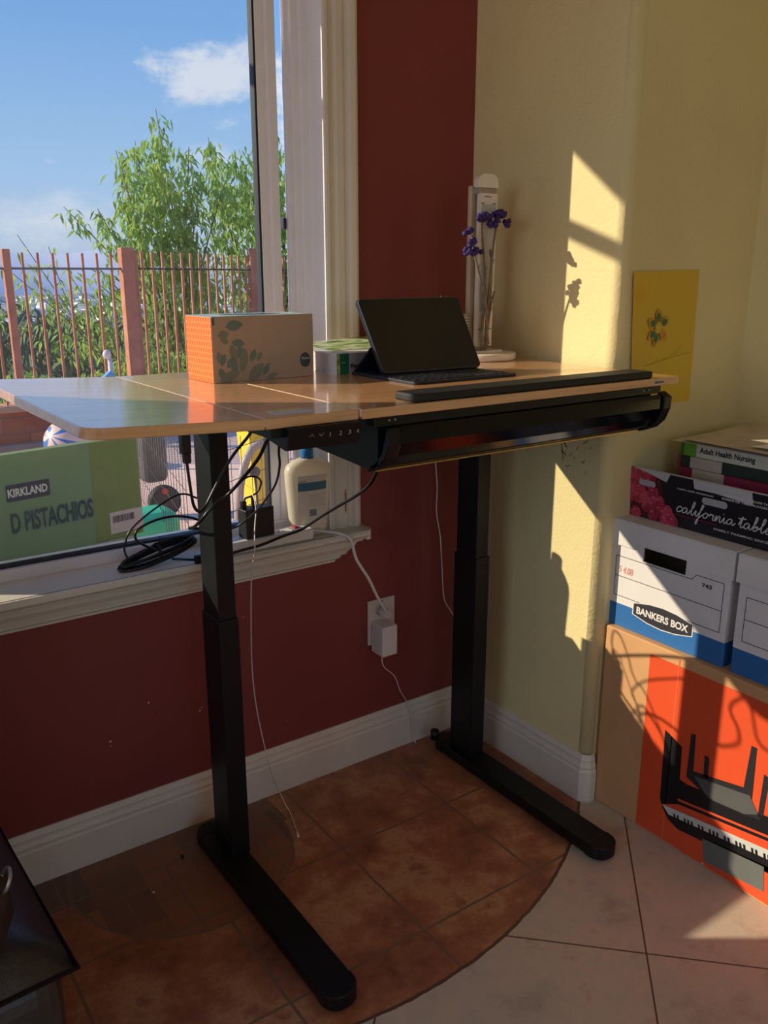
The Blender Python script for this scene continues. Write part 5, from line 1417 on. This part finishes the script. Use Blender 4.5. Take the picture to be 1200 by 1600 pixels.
# wire pen, green tub, toys
wp = root('wire_pen', 'black wire grid pet pen standing on the patio pavers', 'pen', (.0, 1.7, GZ_))
M['wire'] = mat('black_wire', srgb(50, 46, 46), .5)
for (a, b_) in (((-.32, 1.25), (.55, 1.75)), ((-.35, 1.3), (.0, 2.9)), ((.55, 1.75), (1.0, 3.2))):
    A_, B_ = Vector((a[0], a[1], 0)), Vector((b_[0], b_[1], 0)); n = int((B_ - A_).length / .075); mb = MB()
    for k in range(n + 1):
        p = A_.lerp(B_, k / n); mb.tube([(p.x, p.y, GZ_), (p.x, p.y, .72)], .0016, 4)
    for k in range(6):
        z = .0 + k * .135; mb.tube([(A_.x, A_.y, z), (B_.x, B_.y, z)], .0016, 4)
    obj('wire_panel', mb, M['wire'], wp)
gt = MB(); gt.box(-.40, -.10, 1.98, 2.22, GZ_, .27, .07, 4)
obj('green_tub', gt, mat('jade_plastic', srgb(60, 196, 150), .4), label='rounded jade green plastic tub on the patio behind the wire pen', cat='tub', loc=(-.1, 1.75, GZ_))
yp = MB(); yp.prism([(.33, GZ_), (.46, GZ_), (.45, .66), (.27, .68)], 'xz', 2.0, 2.14, .01)
obj('yellow_toy_slide', yp, mat('yellow_plastic', srgb(244, 214, 60), .4), label='tall yellow plastic toy panel standing outside behind the charger', cat='toy', loc=(.5, 2.07, GZ_))
sw = root('toy_arch', 'grey curved tube frame of a toy on the patio beside the yellow panel', 'toy', (.3, 2.1, GZ_))
mb = MB(); mb.tube(spline([(.17, 1.95, GZ_), (.18, 1.95, .25), (.21, 1.95, .42), (.27, 1.96, .53), (.34, 1.96, .56)], 6), .022, 10); obj('tube', mb, mat('grey_tube', srgb(176, 166, 164), .4), sw)
mb = MB(); mb.blob((.27, 1.93, .42), (.03, .02, .03), 2); mb.tube([(.27, 1.93, .40), (.28, 1.93, .18)], .006, 6); obj('knob', mb, mat('dark_knob', srgb(90, 84, 84), .5), sw)
tc_ = root('toy_ride_on', 'grey ride-on toy with a black wheel and red hub on the patio', 'toy', (.15, 2.85, GZ_))
mb = MB(); mb.box(.04, .19, 2.90, 3.05, .19, .56, .04, 3); obj('body', mb, mat('slate_plastic', srgb(92, 92, 98), .5), tc_)
mb = MB(); mb.lathe([(.10, -.03), (.15, -.03), (.155, 0), (.15, .03), (.10, .03)], (0, 0, 0), 32, sx=.62, sy=.62, xf=Matrix.Translation((.135, 2.87, .087)) @ Matrix.Rotation(pi / 2, 4, 'X')); obj('wheel', mb, mat('tyre', srgb(56, 54, 58), .6), tc_)
mb = MB(); mb.tube([(.13, 2.83, .155), (.13, 2.88, .155)], .018, 14); obj('hub', mb, mat('red_hub', srgb(214, 60, 52), .4), tc_)
# striped ball by the wall and the stick toy
bl_ = root('striped_ball', 'large white and blue striped beach ball by the brick garden wall', 'ball', (-.08, 4.6, GZ_))
def stripes():
    m, nt, b = newmat('striped_vinyl'); oc = nt.obj(); x, y, z = nt.xyz(oc)
    a = nt.math('ARCTAN2', z - .26, x + .0); s = (nt.math('FRACT', a / .78 + 10) - .5).abs().lt(.16)
    nt.put(b.inputs['Base Color'], nt.mix(s, srgb(232, 206, 190), srgb(70, 120, 196))); b.inputs['Roughness'].default_value = .4; return m
mb = MB(); mb.blob((.07, 4.6, .17), (.18, .18, .18), 4); obj('ball_skin', mb, stripes(), bl_)
lt_ = root('toy_pole', 'blue and white toy on a white pole in front of the fence', 'toy', (.32, 4.3, GZ_))
mb = MB(); mb.tube([(.335, 4.3, GZ_), (.335, 4.3, .80)], .018, 8); mb.blob((.315, 4.3, .83), (.03, .03, .035), 2); obj('pole', mb, mat('white_pole', srgb(224, 220, 224), .4), lt_)
mb = MB(); mb.box(-.10, .10, -.03, .03, -.03, .03, .01, 2, xf=Matrix.Translation((.27, 4.3, .63)) @ Matrix.Rotation(radians(-42), 4, 'Y')); obj('blue_arm', mb, mat('sky_blue_plastic', srgb(110, 170, 220), .4), lt_)
mb = MB(); mb.blob((.13, 4.3, .53), (.09, .06, .05), 2); obj('seat', mb, mat('mauve_plastic', srgb(150, 100, 120), .5), lt_)
